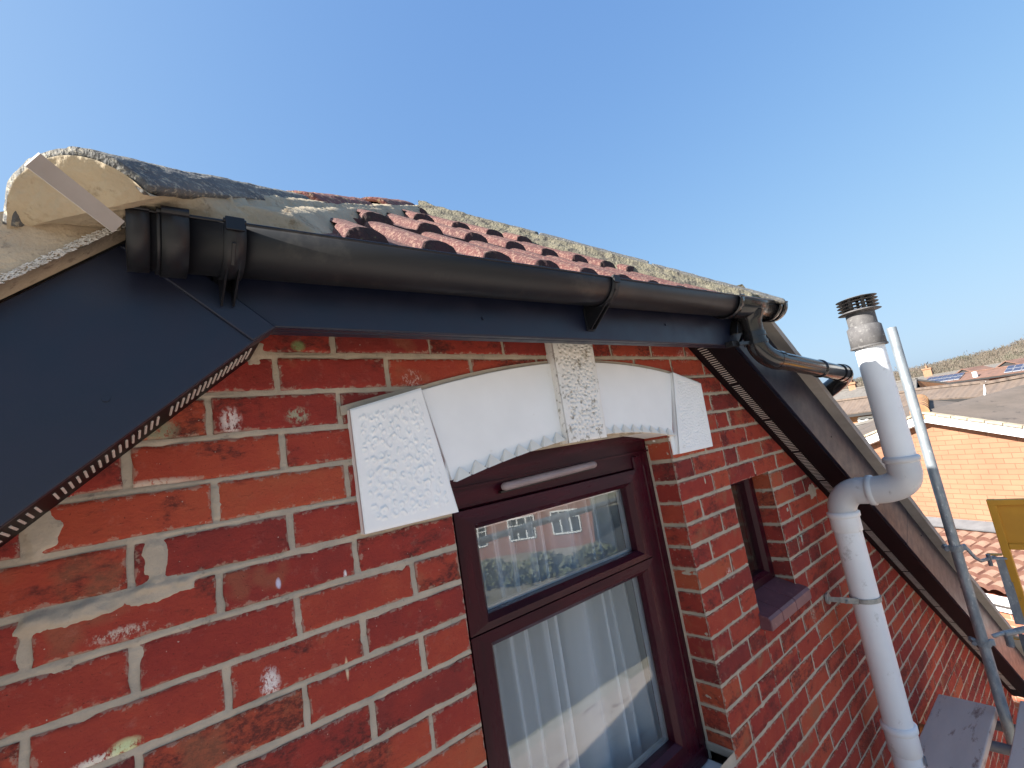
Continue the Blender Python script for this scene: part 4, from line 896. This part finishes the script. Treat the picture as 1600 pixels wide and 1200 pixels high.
coupler(pole, SX, SY, -1.135, R_(-160)); coupler(pole, SX, SY, -1.615, R_(-160))

gate = thing('safety_gate', 'mustard yellow steel gate with solid top panel on the scaffold tube', 'gate', (3.5, -.6, -2.0))
GXx = 3.47
def gpt(y, z): return (GXx + (y + .45) * -.04, y, z)
def gbar(mb, a, b, w_, t_): mb.beam(gpt(*a), gpt(*b), t_, (1, 0, 0) if abs(a[0] - b[0]) > abs(a[1] - b[1]) * 5 and False else (0, 0, 1) if abs(a[1] - b[1]) < abs(a[0] - b[0]) else (0, 1, 0), w_)
q = MB()
gbar(q, (-.482, -.925), (-.482, -2.05), .034, .034); gbar(q, (-1.18, -.925), (-1.18, -2.05), .034, .034)
gbar(q, (-.465, -.942), (-1.197, -.942), .030, .036); gbar(q, (-.499, -1.176), (-1.163, -1.176), .030, .034); gbar(q, (-.499, -1.60), (-1.163, -1.60), .042, .032); gbar(q, (-.465, -2.04), (-1.197, -2.04), .03, .034)
q.build('gate_frame', M['yellow'], gate, bevel=.003)
q = MB(); q.box((GXx + .012, -.83, -1.06), (.004, .665, .21), Matrix.Rotation(R_(2.3), 3, 'Z')); q.build('gate_panel', M['yellow'], gate)
q = MB(); q.beam(gpt(-.462, -1.222), gpt(-.40, -1.222), .03, (0, 0, 1), .006); q.build('hinge_lug', M['yellow'], gate, bevel=.001); q = MB(); q.beam(gpt(-.462, -1.66), gpt(-.38, -1.66), .03, (0, 0, 1), .006); q.build('hinge_lug', M['yellow'], gate, bevel=.001)
q = MB()
q.tube([(SX + .022, SY - .030, -1.122), (SX + .030, SY - .042, -1.150), (SX + .048, SY - .058, -1.195), (SX + .09, SY - .070, -1.222), (GXx - .01, -.43, -1.233)], .0085, 12)
q.beam((GXx - .05, -.405, -1.233), (GXx - .02, -.475, -1.234), .032, (0, 0, 1), .006); q.beam((GXx - .012, -.452, -1.24), (GXx - .014, -.452, -1.58), .006, (0, 1, 0), .040)
q.tube([(SX + .02, SY - .04, -1.585), (SX + .03, SY - .058, -1.578), (SX + .07, SY - .07, -1.583), (GXx, -.46, -1.600)], .0095, 12); q.tube([(SX + .08, SY - .075, -1.587), (GXx, -.47, -1.608)], .014, 14)
q.build('hinge_arm', M['galv'], gate)
q = MB(); q.tube([(GXx - .07, -.415, -1.205), (GXx - .07, -.415, -1.265)], .010, 10); q.build('hinge_bolt', M['galv_dark'], gate)
q = MB(); q.box((GXx - .014, -.452, -1.80), (.006, .042, .34)); q.build('gate_strap', M['galv_dark'], gate)
q = MB(); N_ = 190; q.tube([(GXx - .05 + math.cos(t * .42) * .016, -.395 + math.sin(t * .42) * .016, -1.622 - t * .00034) for t in range(N_)], .0022, 6); q.build('spring', M['galv'], gate)

def plank(name, y0, y1, z, x0, x1, label, seed):
    n = 300; xs = np.linspace(x0, x1, n); prof = [(y0, z - .038), (y0, z - .004), (y0 + .004, z), ((y0 * 3 + y1) / 4, z), ((y0 + y1) / 2, z), ((y0 + 3 * y1) / 4, z), (y1 - .004, z), (y1, z - .004), (y1, z - .038)]
    V = np.array([[(x, p[0] + fbm(x * 3, p[0] * 9, seed) * .0015, p[1] + fbm(x * 4, p[0] * 12, seed + 2) * .0025) for p in prof] for x in xs]).reshape(-1, 3)
    F = gridfaces(n, 9); k = np.arange(n) * 9; F = np.concatenate([F, np.stack([k[:-1] + 8, k[1:] + 8, k[1:], k[:-1]], 1)])
    o = npmesh(name, V, F, M['plank'], None, smooth=False)
    e = MB(); a = V.reshape(n, 9, 3)[-1]; e.add([tuple(q) for q in a], [tuple(range(9))]); e.build('end_grain', M['plank'], o)
    return tag(o, label, 'board', 'scaffold boards on the upper lift')
plank('scaffold_board', -.285, -.050, -1.965, -1.6, 3.30, 'weathered wooden scaffold board lying against the brick wall below the white pipe', 3)
plank('scaffold_board', -.60, -.365, -1.965, -1.6, 3.42, 'weathered wooden scaffold board outside the upright tube at the corner of the photo', 5)
for k_, lb in ((0, 'third'), (1, 'fourth'), (2, 'fifth')):
    plank('scaffold_board', -.838 - k_ * .238, -.603 - k_ * .238, -1.965, -1.6, 3.40, lb + ' weathered scaffold board outwards from the brick wall, mirrored in the lower pane', 7 + k_)
tl = thing('scaffold_tube', 'short dark scaffold tube with orange painted end under the wooden board', 'scaffold tube', (3.02, -.2, -2.03))
q = MB(); q.tube([(3.03, -.03, -2.035), (3.09, -1.25, -2.035)], .024, 24); q.build('tube', M['galv_dark'], tl)
q = MB(); q.tube([(3.028, -.004, -2.035), (3.031, -.05, -2.035)], .0246, 24); q.build('painted_end', M['plank_paint'], tl)
tl = thing('scaffold_tube', 'short dark scaffold tube carried by the upright between the two wooden boards', 'scaffold tube', (3.25, -.3, -2.03))
q = MB(); q.tube([(3.285, -.20, -2.055), (3.30, -1.25, -2.055)], .024, 24); q.build('tube', M['galv_dark'], tl)
gr = thing('guard_rail', 'long galvanised scaffold guard rail mirrored in the window glass', 'guard rail', (0, -1.55, -.95))
q = MB(); q.tube([(-2.5, -1.62, -.80), (6, -1.62, -.80)], .024, 20); q.build('tube', M['galv'], gr)

# ------------------------------------------------------------------ neighbouring houses
def roofmat(name, c1, c2, along, course=.33, wave=.30, cm=(.05, .04, .035)):
    """interlocking tiles as relief: waves along the eave direction, courses by height"""
    mt = mat(name, c1, c2, 3, .9, c3=cm, scale3=5, t3=.63); N, L = nodes(mt); p = N['Principled BSDF']
    tc = N.new('ShaderNodeTexCoord'); sx = N.new('ShaderNodeSeparateXYZ'); L.new(tc.outputs['Object'], sx.inputs[0])
    def mm(op, a, b):
        q = N.new('ShaderNodeMath'); q.operation = op
        for i, x in enumerate((a, b)):
            if isinstance(x, (int, float)): q.inputs[i].default_value = x
            else: L.new(x, q.inputs[i])
        return q.outputs[0]
    u = mm('ADD', mm('MULTIPLY', sx.outputs[0], along[0]), mm('MULTIPLY', sx.outputs[1], along[1]))
    wv = mm('SINE', mm('MULTIPLY', u, 2 * math.pi / wave), 0)
    fr = mm('FRACT', mm('DIVIDE', sx.outputs[2], course), 0)
    h = mm('ADD', mm('MULTIPLY', wv, .5), mm('MULTIPLY', mm('SUBTRACT', 1, fr), .8))
    b = N.new('ShaderNodeBump'); b.inputs['Strength'].default_value = 1; b.inputs['Distance'].default_value = .05; L.new(h, b.inputs['Height']); L.new(b.outputs[0], p.inputs['Normal'])
    return mt
WH = mat('white_upvc_trim', (.80, .80, .80), (.72, .72, .72), 3, .5)
WG = mat('dark_window_glass', (.03, .035, .04), None, 3, .08)
DK = mat('dark_eaves_gutter', (.03, .028, .028), None, 3, .6)
LEAD = mat('lead_flashing', (.16, .165, .175), (.12, .125, .135), 8, .6)
def slab(mb, quad, th, mi=0):                          # a sheet with thickness
    q = [Vector(p) for p in quad]; n = (q[1] - q[0]).cross(q[2] - q[0]).normalized(); n = n if n.z > 0 else -n
    k = len(q); vs = q + [p - n * th for p in q]; mb.add(vs, [tuple(range(k)), tuple(range(2 * k - 1, k - 1, -1))] + [(i, (i + 1) % k, k + (i + 1) % k, k + i) for i in range(k)], mi)

# --- the near orange brick house: gable towards us, lean-to roof below
def near_house():
    D = Vector((math.cos(R_(64)), math.sin(R_(64)), 0)); P0 = at(1480, 700, 10); nrm = Vector((-D.y, D.x, 0))   # facade direction, away from -> towards us
    if nrm.dot(CAMP - P0) < 0: nrm = -nrm
    def F(s, z, o=0): v = P0 + D * s + nrm * o; return Vector((v.x, v.y, z))
    hs = thing('gabled_house', 'orange brick house with white edged gable and lean-to roof behind the scaffold tube', 'house', (F(0, GZ).x, F(0, GZ).y, GZ))
    za, sa = -.655, .105                                # apex
    sl = .285
    wallm = brick_far('orange_brick', (.30, .148, .088), (.28, .132, .076), (.17, .085, .05), 1, (D.x, D.y))
    q = MB(); pts = [F(-5.2, GZ), F(4.2, GZ), F(4.2, za - .15 - sl * 4.1), F(sa, za - .15), F(-5.2, za - .15 - sl * 5.3)]
    back = [p - nrm * 7 for p in pts]; q.add(pts + back, [(0, 1, 2, 3, 4), (9, 8, 7, 6, 5)] + [(i, 5 + i, 5 + (i + 1) % 5, (i + 1) % 5) for i in (0, 1, 4)]); q.build('wall', wallm, hs)
    vb = MB()
    for sg in (-1, 1):
        a0 = F(sa, za, .16); a1 = F(sa + sg * 5.2, za - sl * 5.2, .16); dn = Vector((0, 0, -.145))
        vb.add([a0, a1, a1 + dn, a0 + dn, a0 - nrm * .03, a1 - nrm * .03, a1 + dn - nrm * .03, a0 + dn - nrm * .03], [(0, 1, 2, 3), (4, 7, 6, 5), (3, 2, 6, 7), (0, 4, 5, 1), (1, 5, 6, 2)])
        vb.add([a0 + dn, a1 + dn, a1 + dn - nrm * .16, a0 + dn - nrm * .16], [(0, 1, 2, 3)])
    vb.build('bargeboard', WH, hs, label='white bargeboards meeting at the gable peak')
    # roof: ridge runs away to the left behind
    rm_ = roofmat('brown_plain_tiles', (.135, .105, .085), (.10, .08, .065), (D.x, D.y), .11, .9)
    rd_ = Vector((math.cos(R_(9)), math.sin(R_(9)), 0)); A = F(sa, za + .02, .19); B = A + rd_ * 2.9 + Vector((0, 0, .14)); E1 = at(1510, 629, 13.0); E2 = at(1541, 625, 12.4); E3 = at(1600, 601, 11.6); E4 = at(1690, 578, 11.0)
    R1 = F(sa - 5.2, za + .02 - sl * 5.2, .19); L1 = F(sa + 5.2, za + .02 - sl * 5.2, .19)
    q = MB(); V = [A, B, E1, E2, E3, E4, R1, L1, B + rd_ * 1 + Vector((0, 4, -1.3))]
    q.add(V, [(0, 2, 1), (0, 3, 2), (0, 4, 3), (0, 6, 4), (6, 5, 4), (0, 1, 8, 7)])
    q.build('roof', rm_, hs)
    vg = MB()
    for sg in (-1, 1):
        for i in range(26):
            s0 = sa + sg * (.02 + i * .2); a = F(s0, za - sl * abs(s0 - sa) + .012, .15); b = F(s0 + sg * .19, za - sl * abs(s0 + sg * .19 - sa) + .012, .15); vg.beam(a, b, .09, (0, 0, 1), .03)
    vg.build('verge_tiles', mat('buff_verge', (.42, .36, .26), (.30, .24, .17), 6, .9), hs)
    ridm = mat('orange_ridge_tile', (.34, .19, .09), (.24, .12, .06), 7, .9, c3=(.20, .15, .08), scale3=14)
    for i in range(7):
        a = A + (B - A) * (i / 7) - nrm * .0; b = A + (B - A) * ((i + .93) / 7); q = MB(); q.tube([a, b], [.125, .115], 16); q.build('ridge_tile', ridm, hs)
    # lean-to
    lt = -2.44; q = MB(); pr = roofmat('pale_pantiles', (.42, .27, .20), (.33, .20, .15), (D.x, D.y), .15, .21, (.22, .14, .10))
    a, b = F(-5, lt, .02), F(2.6, lt, .02); c, d = F(2.6, lt - .52, 1.15), F(-5, lt - .52, 1.15); 
    nu = 44 * 10; nv = 7 * 9
    uu_, vv_ = np.meshgrid(np.linspace(0, 1, nu), np.linspace(0, 1, nv), indexing='ij')
    an, bn, cn_, dn_ = (np.array(p) for p in (a, b, c, d)); Pp = ((1 - vv_)[..., None] * (an * (1 - uu_)[..., None] + bn * uu_[..., None]) + vv_[..., None] * (dn_ * (1 - uu_)[..., None] + cn_ * uu_[..., None]))
    u_m = uu_ * 7.6; sw_ = np.abs(np.sin(u_m * math.pi / .175)); wave_ = sw_ ** .6 * .05; fr_ = (vv_ * 7) % 1; Pp[..., 2] += wave_ + fr_ * .045 + _h((u_m / .175).astype(np.int64), (vv_ * 7).astype(np.int64), np.zeros(u_m.shape, np.int64), 3) * .008
    fa_ = gridfaces(nu, nv); mi_ = ((sw_.ravel()[fa_].min(1) < .16) | (fr_.ravel()[fa_].max(1) - fr_.ravel()[fa_].min(1) > .5)).astype(int)  # second material darkens the tile valleys and the course steps
    npmesh('lean_to_roof', Pp.reshape(-1, 3), fa_, [mat('pale_salmon_pantile', (.30, .185, .135), (.22, .13, .095), 5, .9, c3=(.15, .10, .08), scale3=22, t3=.6), mat('dark_tile_joint', (.09, .035, .025), (.12, .06, .04), 8, .95)], hs, mi_, smooth=False)
    q = MB(); slab(q, [F(-5, lt + .10, .01), F(2.6, lt + .10, .01), F(2.6, lt + .02, .22), F(-5, lt + .02, .22)], .02); q.build('flashing', LEAD, hs)
    q = MB(); q.beam(F(-5, lt - .58, 1.20), F(2.6, lt - .58, 1.20), .10, (0, 0, 1), .09); q.build('gutter', WH, hs, bevel=.02); q = MB(); q.beam(F(-5, lt - .68, 1.10), F(2.6, lt - .68, 1.10), .03, (0, 0, 1), .14); q.build('fascia_board', WH, hs)
    q = MB(); q.beam(F(-5, (GZ + lt - .62) / 2, .55), F(2.6, (GZ + lt - .62) / 2, .55), 1.0, (0, 0, 1), lt - .62 - GZ); q.build('lean_to_wall', brick_far('salmon_brick', (.46, .15, .085), (.38, .12, .07), (.42, .32, .24), 1, (D.x, D.y)), hs)
    # climbing shrub on its wall
    rs = np.random.RandomState(2); n = 2600; c0 = F(.35, -3.55, 1.2); V = []; Fc = []
    for i in range(n):
        p = np.array(c0) + np.array(D) * rs.normal(0, .42) + np.array(nrm) * abs(rs.normal(0, .16)) + np.array([0, 0, -abs(rs.normal(0, .5)) + .32 - .0])
        s_ = rs.uniform(.02, .045); d1 = rs.normal(size=3); d1 /= np.linalg.norm(d1); d2 = rs.normal(size=3); d2 /= np.linalg.norm(d2); V += [p - d1 * s_, p + d2 * s_ * .7, p + d1 * s_, p - d2 * s_ * .7]; Fc.append([4 * i, 4 * i + 1, 4 * i + 2, 4 * i + 3])
    sh = thing('climbing_shrub', 'yellow green leafy shrub growing up the wall under the lean-to gutter', 'shrub', (c0.x, c0.y, GZ))
    npmesh('foliage', np.array(V), np.array(Fc), mat('yellow_green_leaf', (.16, .20, .03), (.30, .30, .06), 20, .7), sh, smooth=False)
    q = MB()
    for i in range(5):
        a = c0 + D * (i - 2) * .12; q.tube([(c0.x, c0.y, GZ), (a.x, a.y, -5), (a.x + .05, a.y, -4), (a.x, a.y, -3.5)], [.03, .02, .014, .006], 6)
    q.build('stem', mat('brown_stem', (.12, .08, .05), None, 5, .9), sh)
    # low white front corner at the left foot of the gable
near_house()

def window(h, p, d2, aw, w_, ht, panes=3):
    q = MB(); n = -aw; p = Vector(p)
    def T(s, z, o): return p + d2 * s + n * o + Vector((0, 0, z))
    q.add([T(0, 0, .02), T(w_, 0, .02), T(w_, ht, .02), T(0, ht, .02)], [(0, 1, 2, 3)]); g_ = q
    f = MB()
    for a, b in (((0, 0), (w_, 0)), ((0, ht), (w_, ht))): f.beam(T(a[0], a[1], .05), T(b[0], b[1], .05), .08, (0, 0, 1), .09)
    for k in range(panes + 1): f.beam(T(w_ * k / panes, 0, .05), T(w_ * k / panes, ht, .05), .08, d2, .08)
    f.beam(T(0, ht * .68, .05), T(w_, ht * .68, .05), .06, (0, 0, 1), .05)
    o = f.build('window', WH, h); g_.build('pane', WG, o)
def chimney(h, p, s_=.6, ht=1.1):
    q = MB(); p = Vector(p); q.box(p + Vector((0, 0, ht / 2 - .4)), (s_, s_, ht)); q.box(p + Vector((0, 0, ht - .35)), (s_ + .14, s_ + .14, .12)); o = q.build('chimney', ch_m, h)
    for dx in (-.14, .14): t = MB(); t.tube([p + Vector((dx, 0, ht - .3)), p + Vector((dx, 0, ht))], .09, 10); t.build('chimney_pot', ch_m, o)
ch_m = mat('buff_chimney_brick', (.30, .17, .10), (.24, .13, .075), 6, .9)
E0 = (1.0, 0.0)
pan = roofmat('brown_pantiles', (.155, .115, .09), (.115, .085, .068), (.3, .95), .30, .30)
grey_t = roofmat('grey_brown_tiles', (.155, .14, .125), (.12, .11, .10), (.3, .95), .3, .6)
red_t = roofmat('red_brown_tiles', (.175, .095, .07), (.135, .075, .055), (.3, .95), .3, .6)
or_w = brick_far('orange_wall', (.33, .155, .075), (.28, .13, .06), (.27, .17, .10), 1, (.3, .95))
sal_w = brick_far('salmon_wall', (.32, .12, .075), (.28, .10, .065), (.28, .18, .13), 1, (.3, .95))
def row(name, label, E0, E1, R0, R1, D0, D1, run, roofm, wallm):
    """a house whose front roof slope spans eave E0-E1 and ridge R0-R1 (points of the photograph at distances D0, D1, + run)"""
    e0, e1, r0, r1 = at(*E0, D0), at(*E1, D1), at(*R0, D0 + run), at(*R1, D1 + run); z = Vector((0, 0, 1))
    d2 = Vector((e1.x - e0.x, e1.y - e0.y, 0)).normalized(); aw = Vector((-d2.y, d2.x, 0)); aw = aw if aw.dot(e0 - CAMP) > 0 else -aw
    h = thing(name, label, 'house', (e0.x, e0.y, GZ), 'houses beyond the orange gable')
    b0, b1 = r0 + aw * run * 1.2 - z * (r0.z - e0.z), r1 + aw * run * 1.2 - z * (r1.z - e1.z)
    q = MB(); slab(q, [e0, e1, r1, r0], .10); slab(q, [r0, r1, b1, b0], .10); q.build('roof', roofm, h)
    def down(p): return Vector((p.x, p.y, GZ))
    i0, i1 = e0 + aw * .3 - z * .02, e1 + aw * .3 - z * .02; c0, c1 = b0 - z * .1, b1 - z * .1
    q = MB(); q.add([down(i0), down(i1), i1, i0, down(c0), down(c1), c1, c0, r0 - z * .12, r1 - z * .12], [(0, 1, 2, 3), (5, 4, 7, 6), (0, 3, 8, 7, 4), (1, 5, 6, 9, 2)]); q.build('wall', wallm, h)
    q = MB(); q.beam(e0 - z * .09, e1 - z * .09, .12, (0, 0, 1), .10); q.build('gutter', DK, h)
    q = MB(); q.beam(r0 + z * .02, r1 + z * .02, .18, (0, 0, 1), .07); q.build('ridge', roofm, h)
    def on(s_, t_, up=0.0): a = e0 + (e1 - e0) * s_; b = r0 + (r1 - r0) * s_; return a + (b - a) * t_ + z * up
    return h, e0, e1, d2, aw, on
V3 = lambda z_: Vector((0, 0, z_))
h = row('pantile_house', 'brown pantiled roof with white verge between the orange gable and the solar roof', (1425, 625), (1541, 619), (1424, 610), (1541, 597), 19, 17, 1.0, pan, or_w)
q = MB(); slab(q, [h[5](.975, 0, .03), h[5](1.0, 0, .03), h[5](1.0, 1, .03), h[5](.975, 1, .03)], .2); q.build('verge', WH, h[0])
h = row('pantile_house', 'brown pantiled roof at the right edge above the dark tiled hip', (1543, 619), (1700, 578), (1538, 600), (1700, 570), 16.5, 14.5, 1.0, pan, or_w)
h = row('solar_house', 'salmon brick house with red brown roof and a long bank of solar panels', (1436, 603), (1690, 568), (1450, 591), (1690, 556), 44, 38, 1.5, red_t, sal_w)
sol = mat('solar_cells', (.035, .037, .065), (.05, .052, .085), 2, .3)
WH2 = mat('aluminium_frame', (.34, .35, .38), None, 3, .4)
def panels(h, s0, s1, n):
    on = h[5]
    for i in range(n):
        for j in range(2):
            a0, a1 = s0 + (s1 - s0) * i / n, s0 + (s1 - s0) * (i + .93) / n; t0, t1 = .08 + j * .43, .08 + j * .43 + .40
            q = MB(); slab(q, [on(a0, t0, .07), on(a1, t0, .07), on(a1, t1, .07), on(a0, t1, .07)], .04); fr = q.build('solar_panel', WH2, h[0])
            da, dt = (a1 - a0) * .05, .02; q = MB(); slab(q, [on(a0 + da, t0 + dt, .085), on(a1 - da, t0 + dt, .085), on(a1 - da, t1 - dt, .085), on(a0 + da, t1 - dt, .085)], .01); q.build('cells', sol, fr)
panels(h, .02, .31, 7); panels(h, .60, .85, 5)
window(h[0], h[5](.60, 0) + V3(-1.15) + h[4] * .28, h[3], h[4], 1.6, .75)
q = MB(); q.tube([h[5](.42, .12), h[5](.42, .12, .35)], .13, 10); q.build('roof_vent', WH, h[0])
h = row('grey_roofed_house', 'long grey brown roof with one chimney below the wooded hill', (1415, 603), (1700, 563), (1422, 592), (1700, 544), 66, 58, 3.0, grey_t, sal_w)
chimney(h[0], h[5](.14, 1.0), .7, 1.1)
for (u, v, dd_, lb) in ((1508, 588, 50, 'small dark pointed dormer roof to the left beyond the solar panels'), (1576, 576, 50, 'small dark pointed dormer roof to the right beyond the solar panels')):
    p = at(u, v, dd_); d2 = h[3]; aw = h[4]; HT = .55
    q = MB(); q.add([p - d2 * 1.1, p + d2 * 1.1, p + V3(HT), p - d2 * 1.1 + aw * 2, p + d2 * 1.1 + aw * 2, p + aw * 2 + V3(HT)], [(0, 1, 2), (0, 2, 5, 3), (1, 4, 5, 2), (3, 5, 4)]); dm = q.build('dormer', DK, h[0], label=lb)
    q = MB(); slab(q, [p - d2 * 1.2 - aw * .1, p + V3(HT + .06) - aw * .1, p + V3(HT + .06) + aw * 2, p - d2 * 1.2 + aw * 2], .06); slab(q, [p + d2 * 1.2 - aw * .1, p + V3(HT + .06) - aw * .1, p + V3(HT + .06) + aw * 2, p + d2 * 1.2 + aw * 2], .06); q.build('dormer_roof', red_t, dm)
h = row('grey_roofed_house', 'grey roofed house with two small chimneys left of the white soil pipe', (1283, 630), (1432, 608), (1280, 616), (1432, 592), 36, 32, 2.0, grey_t, or_w)
chimney(h[0], h[5](.20, 1), .32, .62); chimney(h[0], h[5](.40, 1), .36, .70)
h = row('pantile_house', 'brown pantiled house with orange wall and white windows left of the soil pipe', (1285, 652), (1432, 632), (1280, 630.5), (1432, 610), 24, 21.5, 1.2, pan, or_w)
window(h[0], h[5](.37, 0) + V3(-.60) + h[4] * .28, h[3], h[4], .95, .36); window(h[0], h[5](.55, 0) + V3(-.60) + h[4] * .28, h[3], h[4], .8, .34, 2)
h = row('low_garage', 'low grey roofed garage with pale gutter between verge and soil pipe', (1300, 688), (1432, 652), (1300, 674), (1432, 640), 15.5, 14.5, .8, grey_t, or_w)
q = MB(); q.beam(h[1] - V3(.02), h[2] - V3(.02), .16, (0, 0, 1), .08); q.build('white_gutter', WH, h[0])

# --- the other side of the street (seen mirrored in the glass and the shiny plastic)
def street_house(cx, cy, ang, wd, label, wm, ht=5.8):
    d2 = Vector((math.cos(ang), math.sin(ang), 0)); n = Vector((-d2.y, d2.x, 0))
    if n.dot(CAMP - Vector((cx, cy, 0))) < 0: n = -n
    c = Vector((cx, cy, 0)); h = thing('street_house', label, 'house', (cx, cy, GZ), 'houses mirrored in the window')
    a = c - d2 * wd / 2; b = c + d2 * wd / 2; z = Vector((0, 0, 1)); q = MB()
    A_, B_ = a + z * GZ, b + z * GZ; dp_ = -n * 7
    q.add([A_, B_, B_ + z * ht, A_ + z * ht, A_ + dp_, B_ + dp_, B_ + dp_ + z * ht, A_ + dp_ + z * ht, (A_ + A_ + dp_) / 2 + z * (ht + 2.4), (B_ + B_ + dp_) / 2 + z * (ht + 2.4)], [(0, 1, 2, 3), (5, 4, 7, 6), (0, 3, 8, 7, 4), (1, 5, 6, 9, 2)]); q.build('wall', wm, h)
    q = MB(); o = n * .4 - z * .25; slab(q, [A_ + z * ht + o, B_ + z * ht + o, (B_ + B_ + dp_) / 2 + z * (ht + 2.45), (A_ + A_ + dp_) / 2 + z * (ht + 2.45)], .12); slab(q, [A_ + dp_ + z * ht - o, B_ + dp_ + z * ht - o, (B_ + B_ + dp_) / 2 + z * (ht + 2.45), (A_ + A_ + dp_) / 2 + z * (ht + 2.45)], .12); q.build('roof', pan, h)
    for s_ in (.8, wd * .5 - .7, wd - 2.6):
        window(h, a + d2 * s_ + z * (GZ + 3.5), d2, -n, 1.7, 1.25); window(h, a + d2 * s_ + z * (GZ + .9), d2, -n, 1.7, 1.35)
    return h
rw = brick_far('street_red_brick', (.30, .11, .075), (.25, .09, .06), (.28, .22, .17), 1, (.7, .7))
street_house(19.5, -24, R_(38), 9.5, 'red brick house with white windows across the street, mirrored in the upper pane', rw)
street_house(9.5, -27, R_(20), 8, 'second red brick house across the street, mirrored further left', rw)
street_house(33, -17, R_(60), 10, 'third red brick house far along the street', rw)
def hedge(cx, cy, L_, ang, label):
    rs = np.random.RandomState(int(cx * 10) % 1000); n = 2600; V = []; F = []
    u = rs.uniform(-L_ / 2, L_ / 2, n); v = rs.normal(0, .35, n); z = rs.uniform(0, 1.05, n) + np.sin(u * 2.3) * .2
    c = np.stack([cx + u * math.cos(ang) - v * math.sin(ang), cy + u * math.sin(ang) + v * math.cos(ang), GZ + np.maximum(z, 0)], -1)
    d1 = rs.normal(size=(n, 3)); d1 /= np.linalg.norm(d1, axis=1)[:, None]; d2 = rs.normal(size=(n, 3)); d2 /= np.linalg.norm(d2, axis=1)[:, None]; s_ = .16
    V = np.stack([c - d1 * s_, c + d2 * s_, c + d1 * s_, c - d2 * s_], 1).reshape(-1, 3)
    o = npmesh('hedge', V, np.arange(n * 4).reshape(-1, 4), hm, None, smooth=False); tag(o, label, 'hedge', 'garden hedges across the street')
hm = mat('hedge_leaf', (.09, .10, .05), (.17, .16, .09), 2, .8)
hedge(15.5, -18.5, 9, R_(38), 'green garden hedge in front of the red brick house across the street'); hedge(7.5, -19.5, 8, R_(15), 'green garden hedge further left across the street')
